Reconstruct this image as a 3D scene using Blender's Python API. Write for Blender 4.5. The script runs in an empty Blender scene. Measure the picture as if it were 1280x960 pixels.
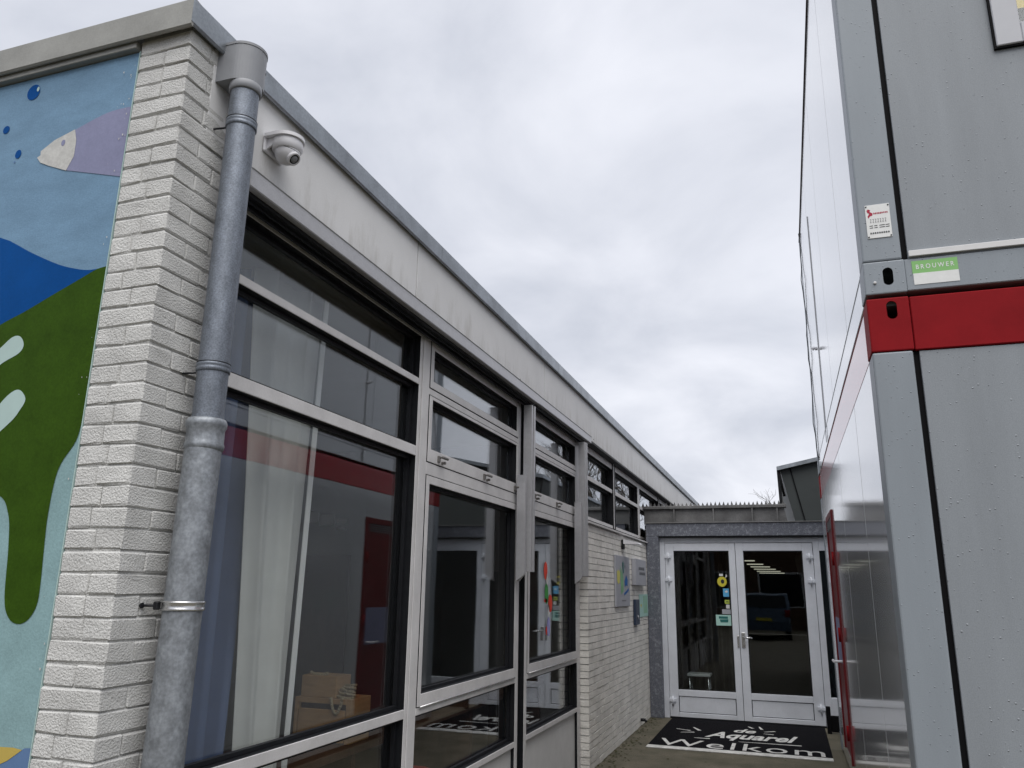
import bpy, bmesh, math, random
from mathutils import Vector, Matrix
from mathutils.geometry import tessellate_polygon
random.seed(7)
R = math.radians
sc = bpy.context.scene
C = sc.collection

# ------------------------------------------------------------------ camera, sky, sun, exposure
cam_d = bpy.data.cameras.new('camera'); cam = bpy.data.objects.new('camera', cam_d); C.objects.link(cam)
cam_d.sensor_width = 36.0; cam_d.lens = 980.0 / 1280.0 * 36.0
cam_d.clip_start = 0.05; cam_d.clip_end = 600
yaw, pit, rol = R(-18.994), R(14.607), R(0.885)
fw = Vector((math.sin(yaw)*math.cos(pit), math.cos(yaw)*math.cos(pit), math.sin(pit)))
rt = Vector((math.cos(yaw), -math.sin(yaw), 0)); up = rt.cross(fw)
r2 = rt*math.cos(rol) + up*math.sin(rol); u2 = -rt*math.sin(rol) + up*math.cos(rol)
m = Matrix((r2, u2, -fw)).transposed().to_4x4(); m.translation = (0, 0, 1.6)
cam.matrix_world = m
sc.camera = cam

W = bpy.data.worlds.new('World'); sc.world = W; W.use_nodes = True
wt = W.node_tree; wt.nodes.clear()
def wn(t, **k):
    n = wt.nodes.new(t)
    for a, b in k.items(): setattr(n, a, b)
    return n
SUN_EL, SUN_AZ = R(63), R(156)
sky = wn('ShaderNodeTexSky', sky_type='NISHITA', sun_disc=False)
sky.sun_elevation = SUN_EL; sky.sun_rotation = SUN_AZ; sky.dust_density = 4
tc = wn('ShaderNodeTexCoord'); sep = wn('ShaderNodeSeparateXYZ'); wt.links.new(tc.outputs['Generated'], sep.inputs[0])
az = wn('ShaderNodeMath', operation='ABSOLUTE'); wt.links.new(sep.outputs[2], az.inputs[0])
ad = wn('ShaderNodeMath', operation='ADD'); wt.links.new(az.outputs[0], ad.inputs[0]); ad.inputs[1].default_value = 0.35
vd = wn('ShaderNodeVectorMath', operation='DIVIDE'); cb = wn('ShaderNodeCombineXYZ')
for i in range(3): wt.links.new(ad.outputs[0], cb.inputs[i])
wt.links.new(tc.outputs['Generated'], vd.inputs[0]); wt.links.new(cb.outputs[0], vd.inputs[1])
nz = wn('ShaderNodeTexNoise'); nz.inputs['Scale'].default_value = 2.3; nz.inputs['Detail'].default_value = 7
nz.inputs['Roughness'].default_value = 0.52; nz.inputs['Distortion'].default_value = 0.35
wt.links.new(vd.outputs[0], nz.inputs['Vector'])
rp = wn('ShaderNodeValToRGB'); rp.color_ramp.elements[0].position = 0.33; rp.color_ramp.elements[1].position = 0.66
rp.color_ramp.elements[0].color = (0.51, 0.535, 0.605, 1); rp.color_ramp.elements[1].color = (0.75, 0.765, 0.825, 1)
wt.links.new(nz.outputs['Fac'], rp.inputs[0])
sca = wn('ShaderNodeVectorMath', operation='SCALE'); sca.inputs['Scale'].default_value = 10.0
wt.links.new(rp.outputs[0], sca.inputs[0])
mx = wn('ShaderNodeMix', data_type='RGBA'); mx.inputs[0].default_value = 0.93
wt.links.new(sky.outputs[0], mx.inputs[6]); wt.links.new(sca.outputs[0], mx.inputs[7])
bg = wn('ShaderNodeBackground'); bg.inputs[1].default_value = 0.057
wt.links.new(mx.outputs[2], bg.inputs[0])
wo = wn('ShaderNodeOutputWorld'); wt.links.new(bg.outputs[0], wo.inputs[0])

sun_d = bpy.data.lights.new('sun', 'SUN'); sun = bpy.data.objects.new('sun', sun_d); C.objects.link(sun)
sun_d.energy = 1.5; sun_d.angle = R(60); sun_d.color = (1.0, 0.97, 0.93)
sd = Vector((math.sin(SUN_AZ)*math.cos(SUN_EL), math.cos(SUN_AZ)*math.cos(SUN_EL), math.sin(SUN_EL)))
sun.rotation_euler = (-sd).to_track_quat('-Z', 'Y').to_euler()
sc.view_settings.view_transform = 'Standard'; sc.view_settings.look = 'None'
sc.view_settings.gamma = 1; sc.view_settings.exposure = 1.12
sc.render.engine = 'CYCLES'
sc.cycles.max_bounces = 10; sc.cycles.transparent_max_bounces = 24; sc.cycles.glossy_bounces = 6
sc.cycles.caustics_reflective = False; sc.cycles.caustics_refractive = False
sc.cycles.use_denoising = True

# ------------------------------------------------------------------ materials
M = {}
def mat(name, col, rough=0.5, metal=0.0, var=0.0, vscale=8.0, vcol=None, bump=0.0, bscale=60.0, coat=0.0, spec=0.3,
        stretch=(1, 1, 1), fine=0.0, fscale=150.0, emit=None, bdist=0.01):
    mt = bpy.data.materials.new(name); mt.use_nodes = True
    t = mt.node_tree; p = t.nodes['Principled BSDF']
    p.inputs['Base Color'].default_value = (*col, 1); p.inputs['Roughness'].default_value = rough
    p.inputs['Metallic'].default_value = metal; p.inputs['Coat Weight'].default_value = coat
    p.inputs['Coat Roughness'].default_value = 0.08
    p.inputs['Specular IOR Level'].default_value = spec
    tcn = t.nodes.new('ShaderNodeTexCoord'); mp = t.nodes.new('ShaderNodeMapping'); mp.inputs['Scale'].default_value = stretch
    geo = t.nodes.new('ShaderNodeNewGeometry')
    t.links.new(geo.outputs['Position'], mp.inputs[0])
    last = None
    if var > 0:
        n = t.nodes.new('ShaderNodeTexNoise'); n.inputs['Scale'].default_value = vscale; n.inputs['Detail'].default_value = 6
        n.inputs['Roughness'].default_value = 0.62
        t.links.new(mp.outputs[0], n.inputs['Vector'])
        r = t.nodes.new('ShaderNodeValToRGB'); r.color_ramp.elements[0].position = 0.32; r.color_ramp.elements[1].position = 0.68
        vc = vcol or tuple(c*(1-var) for c in col)
        r.color_ramp.elements[0].color = (*vc, 1); r.color_ramp.elements[1].color = (*col, 1)
        t.links.new(n.outputs['Fac'], r.inputs[0]); last = r.outputs[0]
        if fine > 0:
            n2 = t.nodes.new('ShaderNodeTexNoise'); n2.inputs['Scale'].default_value = fscale; n2.inputs['Detail'].default_value = 3
            t.links.new(geo.outputs['Position'], n2.inputs['Vector'])
            mr = t.nodes.new('ShaderNodeMapRange'); mr.inputs[1].default_value = 0.3; mr.inputs[2].default_value = 0.7
            mr.inputs[3].default_value = 1-fine; mr.inputs[4].default_value = 1+fine
            t.links.new(n2.outputs['Fac'], mr.inputs[0])
            sm = t.nodes.new('ShaderNodeVectorMath'); sm.operation = 'SCALE'
            t.links.new(last, sm.inputs[0]); t.links.new(mr.outputs[0], sm.inputs['Scale']); last = sm.outputs[0]
        t.links.new(last, p.inputs['Base Color'])
    if bump > 0:
        n3 = t.nodes.new('ShaderNodeTexNoise'); n3.inputs['Scale'].default_value = bscale; n3.inputs['Detail'].default_value = 4
        t.links.new(mp.outputs[0], n3.inputs['Vector'])
        b = t.nodes.new('ShaderNodeBump'); b.inputs['Strength'].default_value = bump; b.inputs['Distance'].default_value = bdist
        t.links.new(n3.outputs['Fac'], b.inputs['Height']); t.links.new(b.outputs[0], p.inputs['Normal'])
    if emit:
        p.inputs['Emission Color'].default_value = (*emit[0], 1); p.inputs['Emission Strength'].default_value = emit[1]
    M[name] = mt
    return mt

mat('white_brick', (0.61, 0.61, 0.595), 0.75, var=0.2, vscale=9, bump=0.8, bscale=170, fine=0.09, fscale=300, bdist=0.007)
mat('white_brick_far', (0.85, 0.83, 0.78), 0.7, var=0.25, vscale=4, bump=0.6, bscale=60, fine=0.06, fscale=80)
mat('white_mortar', (0.60, 0.60, 0.58), 0.9, var=0.35, vscale=25, bump=0.8, bscale=160)
mat('galv', (0.215, 0.24, 0.28), 0.5, metal=0.55, var=0.32, vscale=26, stretch=(1, 1, .45), fine=0.22, fscale=190, bump=0.12, bscale=40)
mat('galv_old', (0.33, 0.355, 0.385), 0.5, metal=0.5, var=0.42, vscale=24, stretch=(1, 1, .8), fine=0.18, fscale=90, bump=0.15, bscale=40)
mat('zinc', (0.40, 0.43, 0.46), 0.38, metal=0.8, var=0.35, vscale=6, fine=0.1, fscale=100, bump=0.1, bscale=9)
mat('cap_grey', (0.33, 0.33, 0.31), 0.55, metal=0.2, var=0.25, vscale=5, fine=0.06)
gl_ = mat('galv_lintel', (0.34, 0.36, 0.39), 0.5, metal=0.3, var=0.45, vcol=(0.15, 0.16, 0.19), vscale=30, fine=0.25, fscale=75, bump=0.15, bscale=40)
for n_ in gl_.node_tree.nodes:
    if n_.type == 'VALTORGB': n_.color_ramp.elements[0].position = .50; n_.color_ramp.elements[1].position = .78
mat('zinc_dark', (0.21, 0.21, 0.21), 0.6, metal=0.3, var=0.45, vscale=5, fine=0.12, fscale=60)
mat('pvc_grey', (0.27, 0.28, 0.30), 0.45, var=0.12, vscale=12)
mat('frame', (0.66, 0.65, 0.65), 0.45, metal=0.05, var=0.16, vscale=7, fine=0.05, bump=0.05, bscale=90)
mat('latch', (0.20, 0.19, 0.18), 0.4, metal=0.5)
mat('frame_white', (0.66, 0.66, 0.66), 0.4, var=0.1, vscale=7)
mat('rubber', (0.012, 0.013, 0.016), 0.5, var=0.3, vscale=20)
mat('black', (0.008, 0.008, 0.009), 0.6, spec=0.05)
mat('lilac_grey', (0.40, 0.41, 0.45), 0.45, var=0.1, vscale=6, fine=0.04)
mat('lilac_pale', (0.47, 0.48, 0.51), 0.45, var=0.08, vscale=6)
mat('door_grey', (0.74, 0.77, 0.83), 0.42, var=0.12, vscale=5, fine=0.04)
mat('blind_metal', (0.52, 0.52, 0.54), 0.35, metal=0.35, var=0.1, vscale=30, fine=0.1, fscale=300)
mat('steel', (0.6, 0.6, 0.6), 0.25, metal=0.9)
mat('plastic_white', (0.74, 0.74, 0.77), 0.35, var=0.05)
mat('lens', (0.01, 0.01, 0.012), 0.08)
mat('red_paint', (0.235, 0.009, 0.013), 0.6, spec=0.08, var=0.2, vscale=5, coat=0.0, bump=0.05, bscale=200)
mat('cont_grey', (0.255, 0.285, 0.315), 0.42, var=0.10, vscale=2.2, stretch=(3, 3, .5), fine=0.05, fscale=220, bump=0.10, bscale=170, bdist=0.003)
mat('cont_panel', (0.25, 0.272, 0.295), 0.5, var=0.12, vscale=2.0, fine=0.10, fscale=240, bump=0.12, bscale=150, bdist=0.003, stretch=(3.2, 3.2, 0.4))
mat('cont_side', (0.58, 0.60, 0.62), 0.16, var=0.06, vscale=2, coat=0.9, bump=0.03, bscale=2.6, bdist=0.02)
mat('red_door', (0.16, 0.012, 0.016), 0.4, var=0.2, vscale=5)
mat('rust_dark', (0.05, 0.03, 0.03), .7)
mat('red_side', (0.42, 0.015, 0.025), 0.2, coat=0.7, var=0.1)
mat('sticker_white', (0.72, 0.73, 0.72), 0.4, var=0.08, vscale=30)
mat('sticker_green', (0.22, 0.46, 0.16), 0.4)
mat('sticker_blue', (0.12, 0.42, 0.70), 0.4)
mat('sticker_yellow', (0.62, 0.55, 0.06), 0.4)
mat('sticker_lime', (0.45, 0.55, 0.10), 0.4)
mat('sticker_mint', (0.42, 0.66, 0.60), 0.4)
mat('ink_dark', (0.03, 0.035, 0.04), 0.6)
mat('ink_grey', (0.20, 0.20, 0.21), 0.6)
mat('ink_red', (0.35, 0.02, 0.05), 0.6)
mat('ink_teal', (0.03, 0.16, 0.15), 0.6)
mat('mural_sky', (0.18, 0.30, 0.43), 0.55, spec=0.05, var=0.2, vscale=5, stretch=(1, 1, 2.5), fine=0.07, bump=0.2, bscale=140, bdist=0.003)
mat('mural_pale', (0.26, 0.40, 0.42), 0.55, spec=0.05, var=0.2, vscale=5, fine=0.08, bump=0.25, bscale=140, bdist=0.003)
mat('mural_blue', (0.002, 0.066, 0.26), 0.55, spec=0.05, var=0.15, vscale=6, fine=0.05)
mat('mural_green', (0.035, 0.078, 0.006), 0.6, spec=0.05, var=0.22, vscale=14, fine=0.12)
mat('mural_lilac', (0.25, 0.26, 0.39), 0.6, spec=0.05, var=0.14, vscale=9, fine=0.05)
mat('mural_white', (0.56, 0.56, 0.54), 0.6, spec=0.05, var=0.2, vscale=40, fine=0.06)
mat('mural_mint', (0.42, 0.55, 0.53), 0.6, spec=0.05, var=0.08)
mat('mural_yellow', (0.50, 0.38, 0.10), 0.6, spec=0.05, var=0.1)
mat('mural_navy', (0.12, 0.20, 0.36), 0.6, spec=0.05, var=0.1)
mat('asphalt', (0.135, 0.12, 0.09), 0.75, var=0.45, vscale=3, vcol=(0.07, 0.066, 0.045), fine=0.25, fscale=90, bump=0.5, bscale=110)
mat('mat_black', (0.009, 0.009, 0.011), 0.95, spec=0.05, var=0.3, vscale=60, bump=0.6, bscale=300)
mat('mat_white', (0.72, 0.72, 0.70), 0.9, var=0.4, vscale=14, bump=0.5, bscale=300)
mat('curtain_blue', (0.16, 0.215, 0.38), 0.85, var=0.15, vscale=5)
mat('curtain_white', (0.78, 0.78, 0.76), 0.85, var=0.12, vscale=5)
mat('curtain_edge', (0.95, 0.95, 0.95), 0.85)
mat('wood', (0.55, 0.33, 0.15), 0.55, var=0.3, vscale=6, stretch=(1, 1, 6), fine=0.05)
mat('wood_dark', (0.10, 0.05, 0.03), 0.6, var=0.3, vscale=5, stretch=(4, 4, 1))
mat('rope', (0.55, 0.45, 0.29), 0.9, var=0.35, vscale=60, bump=0.6, bscale=120)
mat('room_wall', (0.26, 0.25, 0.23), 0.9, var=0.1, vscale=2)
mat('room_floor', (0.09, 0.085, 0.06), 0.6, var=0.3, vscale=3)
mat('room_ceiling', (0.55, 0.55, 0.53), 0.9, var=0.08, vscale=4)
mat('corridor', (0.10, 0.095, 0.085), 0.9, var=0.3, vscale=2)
mat('brown_drape', (0.22, 0.19, 0.15), 0.9, var=0.35, vscale=4)
mat('dark_clad', (0.048, 0.055, 0.055), 0.5, var=0.15, vscale=3, fine=0.05)
mat('bark', (0.075, 0.062, 0.05), 0.9, var=0.4, vscale=8)
mat('brick_brown', (0.11, 0.065, 0.045), 0.85, var=0.4, vscale=6)
mat('roof_felt', (0.05, 0.05, 0.05), 0.9, var=0.2)
mat('car_blue', (0.07, 0.11, 0.165), 0.4, coat=0.3)
mat('car_glass', (0.012, 0.014, 0.016), 0.05)
mat('tyre', (0.012, 0.012, 0.012), 0.8)
mat('lamp_tube', (0.9, 0.9, 0.85), 0.5, emit=((1.0, 0.95, 0.75), .22))
mat('toy_red', (0.45, 0.03, 0.03), 0.5)
mat('toy_white', (0.6, 0.6, 0.58), 0.5)
mat('foliage', (0.04, 0.05, 0.02), 0.8, var=0.4)
mat('yellow_blind', (0.80, 0.52, 0.05), 0.7, var=0.12, vscale=9)

# fascia panel: pale board with grey-green run-off stains and specks
def fascia_mat():
    mt = mat('fascia', (0.70, 0.70, 0.70), 0.5, var=0.10, vscale=2.5, fine=0.03)
    t = mt.node_tree; p = t.nodes['Principled BSDF']
    geo = t.nodes.new('ShaderNodeNewGeometry'); mp = t.nodes.new('ShaderNodeMapping'); mp.inputs['Scale'].default_value = (1, 4.5, 1.0)
    n = t.nodes.new('ShaderNodeTexNoise'); n.inputs['Scale'].default_value = 1.6; n.inputs['Detail'].default_value = 8; n.inputs['Roughness'].default_value = 0.7
    t.links.new(geo.outputs['Position'], mp.inputs[0]); t.links.new(mp.outputs[0], n.inputs['Vector'])
    sp = t.nodes.new('ShaderNodeSeparateXYZ'); t.links.new(geo.outputs['Position'], sp.inputs[0])
    mr = t.nodes.new('ShaderNodeMapRange'); mr.inputs[1].default_value = 3.10; mr.inputs[2].default_value = 3.40; mr.inputs[3].default_value = 0.13; mr.inputs[4].default_value = -0.08
    t.links.new(sp.outputs[2], mr.inputs[0])
    ad = t.nodes.new('ShaderNodeMath'); ad.operation = 'ADD'; t.links.new(n.outputs['Fac'], ad.inputs[0]); t.links.new(mr.outputs[0], ad.inputs[1])
    r = t.nodes.new('ShaderNodeValToRGB'); r.color_ramp.elements[0].position = 0.56; r.color_ramp.elements[0].color = (0, 0, 0, 1)
    r.color_ramp.elements[1].position = 0.80; r.color_ramp.elements[1].color = (0.42, 0.42, 0.42, 1)
    t.links.new(ad.outputs[0], r.inputs[0])
    old = p.inputs['Base Color'].links[0].from_socket
    mxx = t.nodes.new('ShaderNodeMix'); mxx.data_type = 'RGBA'
    t.links.new(r.outputs[0], mxx.inputs[0]); t.links.new(old, mxx.inputs[6]); mxx.inputs[7].default_value = (0.27, 0.25, 0.20, 1)
    t.links.new(mxx.outputs[2], p.inputs['Base Color'])
fascia_mat()

def add_drops(name, scale, thr, bumpd, dark):
    t = M[name].node_tree; p = t.nodes['Principled BSDF']; geo = t.nodes.new('ShaderNodeNewGeometry')
    v = t.nodes.new('ShaderNodeTexVoronoi'); v.inputs['Scale'].default_value = scale; t.links.new(geo.outputs['Position'], v.inputs['Vector'])
    sp = t.nodes.new('ShaderNodeSeparateColor'); t.links.new(v.outputs['Color'], sp.inputs[0])
    th = t.nodes.new('ShaderNodeMath'); th.operation = 'MULTIPLY'; t.links.new(sp.outputs[0], th.inputs[0]); th.inputs[1].default_value = thr
    lt = t.nodes.new('ShaderNodeMapRange'); t.links.new(v.outputs['Distance'], lt.inputs[0]); lt.inputs[1].default_value = 0.0; t.links.new(th.outputs[0], lt.inputs[2]); lt.inputs[3].default_value = 1.0; lt.inputs[4].default_value = 0.0
    b = t.nodes.new('ShaderNodeBump'); b.inputs['Strength'].default_value = 0.8; b.inputs['Distance'].default_value = bumpd
    t.links.new(lt.outputs[0], b.inputs['Height'])
    old = p.inputs['Normal'].links[0].from_socket if p.inputs['Normal'].links else None
    if old: t.links.new(old, b.inputs['Normal'])
    t.links.new(b.outputs[0], p.inputs['Normal'])
    rr_ = t.nodes.new('ShaderNodeMapRange'); t.links.new(lt.outputs[0], rr_.inputs[0]); rr_.inputs[3].default_value = p.inputs['Roughness'].default_value; rr_.inputs[4].default_value = .08
    t.links.new(rr_.outputs[0], p.inputs['Roughness'])
add_drops('cont_grey', 55, 0.22, .004, 0); add_drops('cont_panel', 45, 0.22, .004, 0); add_drops('cont_side', 40, 0.10, .002, 0)

def glass_mat(name, r0, tint, rough=0.0):
    mt = bpy.data.materials.new(name); mt.use_nodes = True; t = mt.node_tree; t.nodes.clear()
    g = t.nodes.new('ShaderNodeNewGeometry'); d = t.nodes.new('ShaderNodeVectorMath'); d.operation = 'DOT_PRODUCT'
    t.links.new(g.outputs['Incoming'], d.inputs[0]); t.links.new(g.outputs['Normal'], d.inputs[1])
    def mth(op, a, b=None):
        n = t.nodes.new('ShaderNodeMath'); n.operation = op
        for i, v in enumerate((a, b)):
            if v is None: continue
            if isinstance(v, (int, float)): n.inputs[i].default_value = v
            else: t.links.new(v, n.inputs[i])
        return n.outputs[0]
    c = mth('ABSOLUTE', d.outputs['Value']); q = mth('POWER', mth('SUBTRACT', 1.0, c), 5.0)
    fac = mth('ADD', r0, mth('MULTIPLY', q, 1 - r0))
    tr = t.nodes.new('ShaderNodeBsdfTransparent'); tr.inputs[0].default_value = (*tint, 1)
    gl = t.nodes.new('ShaderNodeBsdfGlossy'); gl.inputs['Roughness'].default_value = rough; gl.inputs[0].default_value = (0.95, 0.97, 1, 1)
    mxs = t.nodes.new('ShaderNodeMixShader'); t.links.new(fac, mxs.inputs[0]); t.links.new(tr.outputs[0], mxs.inputs[1]); t.links.new(gl.outputs[0], mxs.inputs[2])
    nn = t.nodes.new('ShaderNodeTexNoise'); nn.inputs['Scale'].default_value = 1.7; nn.inputs['Detail'].default_value = 1
    t.links.new(g.outputs['Position'], nn.inputs['Vector']); bb = t.nodes.new('ShaderNodeBump'); bb.inputs['Strength'].default_value = .04; bb.inputs['Distance'].default_value = .02
    t.links.new(nn.outputs['Fac'], bb.inputs['Height']); t.links.new(bb.outputs[0], gl.inputs['Normal'])
    o = t.nodes.new('ShaderNodeOutputMaterial'); t.links.new(mxs.outputs[0], o.inputs[0])
    M[name] = mt
glass_mat('glass', 0.14, (0.96, 0.975, 0.97))
glass_mat('glass_door', 0.035, (0.88, 0.91, 0.91))

# ------------------------------------------------------------------ helpers
def obj(name, bm, m, parent=None, smooth=False):
    me = bpy.data.meshes.new(name); bmesh.ops.recalc_face_normals(bm, faces=bm.faces[:]); bm.to_mesh(me); bm.free()
    for x in (m if isinstance(m, (list, tuple)) else [m]): me.materials.append(M[x])
    if smooth:
        for p in me.polygons: p.use_smooth = True
    o = bpy.data.objects.new(name, me); C.objects.link(o)
    if parent is not None: o.parent = parent
    return o
def inst(src, parent, name=None):
    o = bpy.data.objects.new(name or src.name.split('.')[0], src.data); C.objects.link(o); o.parent = parent
    return o
def tag(o, label=None, cat=None, group=None, kind=None):
    if label: o['label'] = label
    if cat: o['category'] = cat
    if group: o['group'] = group
    if kind: o['kind'] = kind
    return o
def empty(name, loc, label, cat, group=None):
    o = bpy.data.objects.new(name, None); C.objects.link(o); o.empty_display_size = 0.1
    return tag(o, label, cat, group)
def bx(bm, x0, x1, y0, y1, z0, z1, bev=0.0, mi=0, seg=1):
    r = bmesh.ops.create_cube(bm, size=1.0); vs = r['verts']
    for v in vs:
        v.co = Vector((x0 + (v.co.x+.5)*(x1-x0), y0 + (v.co.y+.5)*(y1-y0), z0 + (v.co.z+.5)*(z1-z0)))
    fs = list({f for v in vs for f in v.link_faces})
    for f in fs: f.material_index = mi
    if bev > 0:
        es = list({e for v in vs for e in v.link_edges})
        rb = bmesh.ops.bevel(bm, geom=es, offset=bev, segments=seg, affect='EDGES', profile=0.5)
        for f in rb['faces']: f.material_index = mi
    return vs
def B(*a, **k):
    bm = bmesh.new(); bx(bm, *a, **k); return bm
def fbox(bm, x0, x1, y0, y1, z0, z1, axis=0, sign=1, bev=0.0):
    """box whose front faces take slot 0 and whose other sides take slot 1"""
    n0 = set(bm.faces)
    bx(bm, x0, x1, y0, y1, z0, z1, bev=bev); bm.normal_update()
    for f in bm.faces:
        if f not in n0:
            f.normal_update(); f.material_index = 0 if f.normal[axis]*sign > 0.5 else 1
def cyl(bm, p0, p1, r0, r1=None, n=16, caps=True, mi=0):
    p0, p1 = Vector(p0), Vector(p1); r1 = r0 if r1 is None else r1
    d = (p1-p0).normalized(); a = Vector((0, 0, 1)) if abs(d.z) < 0.9 else Vector((1, 0, 0))
    u = d.cross(a).normalized(); v = d.cross(u)
    A = []; Bv = []
    for i in range(n):
        t = 2*math.pi*i/n; w = u*math.cos(t) + v*math.sin(t)
        A.append(bm.verts.new(p0 + w*r0)); Bv.append(bm.verts.new(p1 + w*r1))
    for i in range(n):
        f = bm.faces.new((A[i], A[(i+1) % n], Bv[(i+1) % n], Bv[i])); f.smooth = True; f.material_index = mi
    if caps:
        bm.faces.new(A[::-1]).material_index = mi; bm.faces.new(Bv).material_index = mi
def tube(bm, pts, r, n=8):
    for a, b in zip(pts[:-1], pts[1:]): cyl(bm, a, b, r, n=n)
def lathe(bm, prof, center, axis=Vector((0, 0, 1)), n=24):
    axis = Vector(axis).normalized(); a = Vector((0, 0, 1)) if abs(axis.z) < 0.9 else Vector((1, 0, 0))
    u = axis.cross(a).normalized(); v = axis.cross(u); c = Vector(center); rings = []
    for r, h in prof:
        rings.append([bm.verts.new(c + axis*h + (u*math.cos(2*math.pi*i/n) + v*math.sin(2*math.pi*i/n))*max(r, 1e-4)) for i in range(n)])
    for A, Bv in zip(rings[:-1], rings[1:]):
        for i in range(n):
            f = bm.faces.new((A[i], A[(i+1) % n], Bv[(i+1) % n], Bv[i])); f.smooth = True
    bm.faces.new(rings[0][::-1]); bm.faces.new(rings[-1])
def prism(bm, pts, d, mi=0):
    """extrude polygon pts (list of Vectors) along d"""
    a = [bm.verts.new(p) for p in pts]; b = [bm.verts.new(Vector(p)+Vector(d)) for p in pts]; n = len(pts)
    fs = [bm.faces.new(a), bm.faces.new(b[::-1])]
    for i in range(n): fs.append(bm.faces.new((a[i], b[i], b[(i+1) % n], a[(i+1) % n])))
    for f in fs: f.material_index = mi
def sheet(pts):
    bm = bmesh.new(); vs = [bm.verts.new(p) for p in pts]
    for t in tessellate_polygon([pts]): bm.faces.new([vs[i] for i in t])
    return bm
def smooth_poly(P, k=6, closed=True):
    """Catmull-Rom through 2-D points"""
    out = []; n = len(P)
    for i in range(n if closed else n-1):
        p0, p1, p2, p3 = (P[(i+j) % n] if closed else P[min(max(i+j, 0), n-1)] for j in (-1, 0, 1, 2))
        for s in range(k):
            t = s/k
            out.append(tuple(0.5*((2*b) + (-a+c)*t + (2*a-5*b+4*c-d)*t*t + (-a+3*b-3*c+d)*t**3) for a, b, c, d in zip(p0, p1, p2, p3)))
    if not closed: out.append(P[-1])
    return out
def text_mesh(name, s, size, m, matrix, parent, sx=1.0, shear=0.0, offset=0.0, space=1.0, extrude=0.0):
    cu = bpy.data.curves.new('t', 'FONT'); cu.body = s; cu.size = size; cu.shear = shear; cu.offset = offset
    cu.space_character = space; cu.resolution_u = 3; cu.extrude = extrude
    to = bpy.data.objects.new('t', cu); C.objects.link(to); bpy.context.view_layer.update()
    me = bpy.data.meshes.new_from_object(to.evaluated_get(bpy.context.evaluated_depsgraph_get()))
    bpy.data.objects.remove(to); me.name = name
    me.transform(Matrix.Scale(sx, 4, (1, 0, 0))); me.transform(matrix)
    me.materials.clear(); me.materials.append(M[m])
    o = bpy.data.objects.new(name, me); C.objects.link(o); o.parent = parent
    return o
def text_fit(name, s, x0, x1, y0, y1, m, frame, parent, **k):
    """text scaled to a rectangle in its own plane, then placed by frame"""
    o = text_mesh(name, s, 1.0, m, Matrix(), parent, **k); me = o.data
    xs = [v.co.x for v in me.vertices]; ys = [v.co.y for v in me.vertices]
    ax, ay = (x1-x0)/(max(xs)-min(xs)), (y1-y0)/(max(ys)-min(ys)); mx_, my_ = min(xs), min(ys)
    for v in me.vertices:
        v.co = frame @ Vector((x0 + (v.co.x-mx_)*ax, y0 + (v.co.y-my_)*ay, v.co.z))
    return o

# ------------------------------------------------------------------ setting: ground
g = bmesh.new()
for (x0, x1, y0, y1) in ((-150, 150, -150, 150),):
    vs = [g.verts.new(p) for p in ((x0, y0, 0), (x1, y0, 0), (x1, y1, 0), (x0, y1, 0))]; g.faces.new(vs)
tag(obj('ground', g, 'asphalt'), kind='structure')

# ------------------------------------------------------------------ the low school building
FX, GX = -1.88, -1.945         # front of the window frames, plane of the glass
SB = empty('school_building', (0, 0, 0), 'low flat-roofed school building with white painted brick and long window front', 'building')

# --- corner pier of painted bricks
core = obj('brick_pier', B(-2.012, -1.8055, 1.8135, 2.119, 0, 3.47), 'white_mortar', SB)
def brick_mesh(L, Wd, Hh, seed):
    rr = random.Random(seed); bm = bmesh.new(); bx(bm, -L/2, L/2, -Wd/2, Wd/2, 0, Hh, bev=0.0042)
    for v in bm.verts: v.co += Vector((rr.uniform(-1, 1)*.0016, rr.uniform(-1, 1)*.0016, rr.uniform(-1, 1)*.0032))
    me = bpy.data.meshes.new('brick'); bmesh.ops.recalc_face_normals(bm, faces=bm.faces[:]); bm.to_mesh(me); bm.free(); me.materials.append(M['white_brick'])
    return me
BH = 0.0575
lib = {}
def brick(x0, x1, y0, y1, z):
    k = (round(x1-x0, 3), round(y1-y0, 3))
    if k not in lib: lib[k] = [brick_mesh(k[0], k[1], BH, hash(k) % 1000 + i) for i in range(7)]
    o = bpy.data.objects.new('brick', random.choice(lib[k])); C.objects.link(o); o.parent = core
    o.location = ((x0+x1)/2 + random.uniform(-.0012, .0012), (y0+y1)/2 + random.uniform(-.0012, .0012), z + random.uniform(-.001, .001))
    o.rotation_euler = (0, 0, random.uniform(-.004, .004))
rb = random.Random(21)
for k in range(55):
    z = 0.004 + k*0.0625; G = .0014
    if k % 2 == 0:
        if rb.random() < .55: brick(-2.015, -1.80, 1.808, 1.908, z)
        else:
            c = rb.choice((-1.945, -1.905, -1.93)); brick(-2.015, c-G, 1.808, 1.908, z); brick(c+G, -1.80, 1.808, 1.908, z)
        brick(-1.90, -1.80, 1.908+G*2, 2.118, z)
    else:
        c = rb.choice((2.012, 1.985, 2.03))
        brick(-1.90, -1.80, 1.808, c-G, z)
        if rb.random() < .0: brick(-2.015, -1.96-G, 1.808, 1.908, z); brick(-1.96+G, -1.90-G*2, 1.808, 1.908, z)
        else: brick(-2.015, -1.90-G*2, 1.808, 1.908, z)
        brick(-1.90, -1.80, c+G, 2.118, z)
obj('jamb_trim', B(-1.99, -1.852, 2.121, 2.200, 0, 3.07, bev=.003), 'frame', SB)

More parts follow.
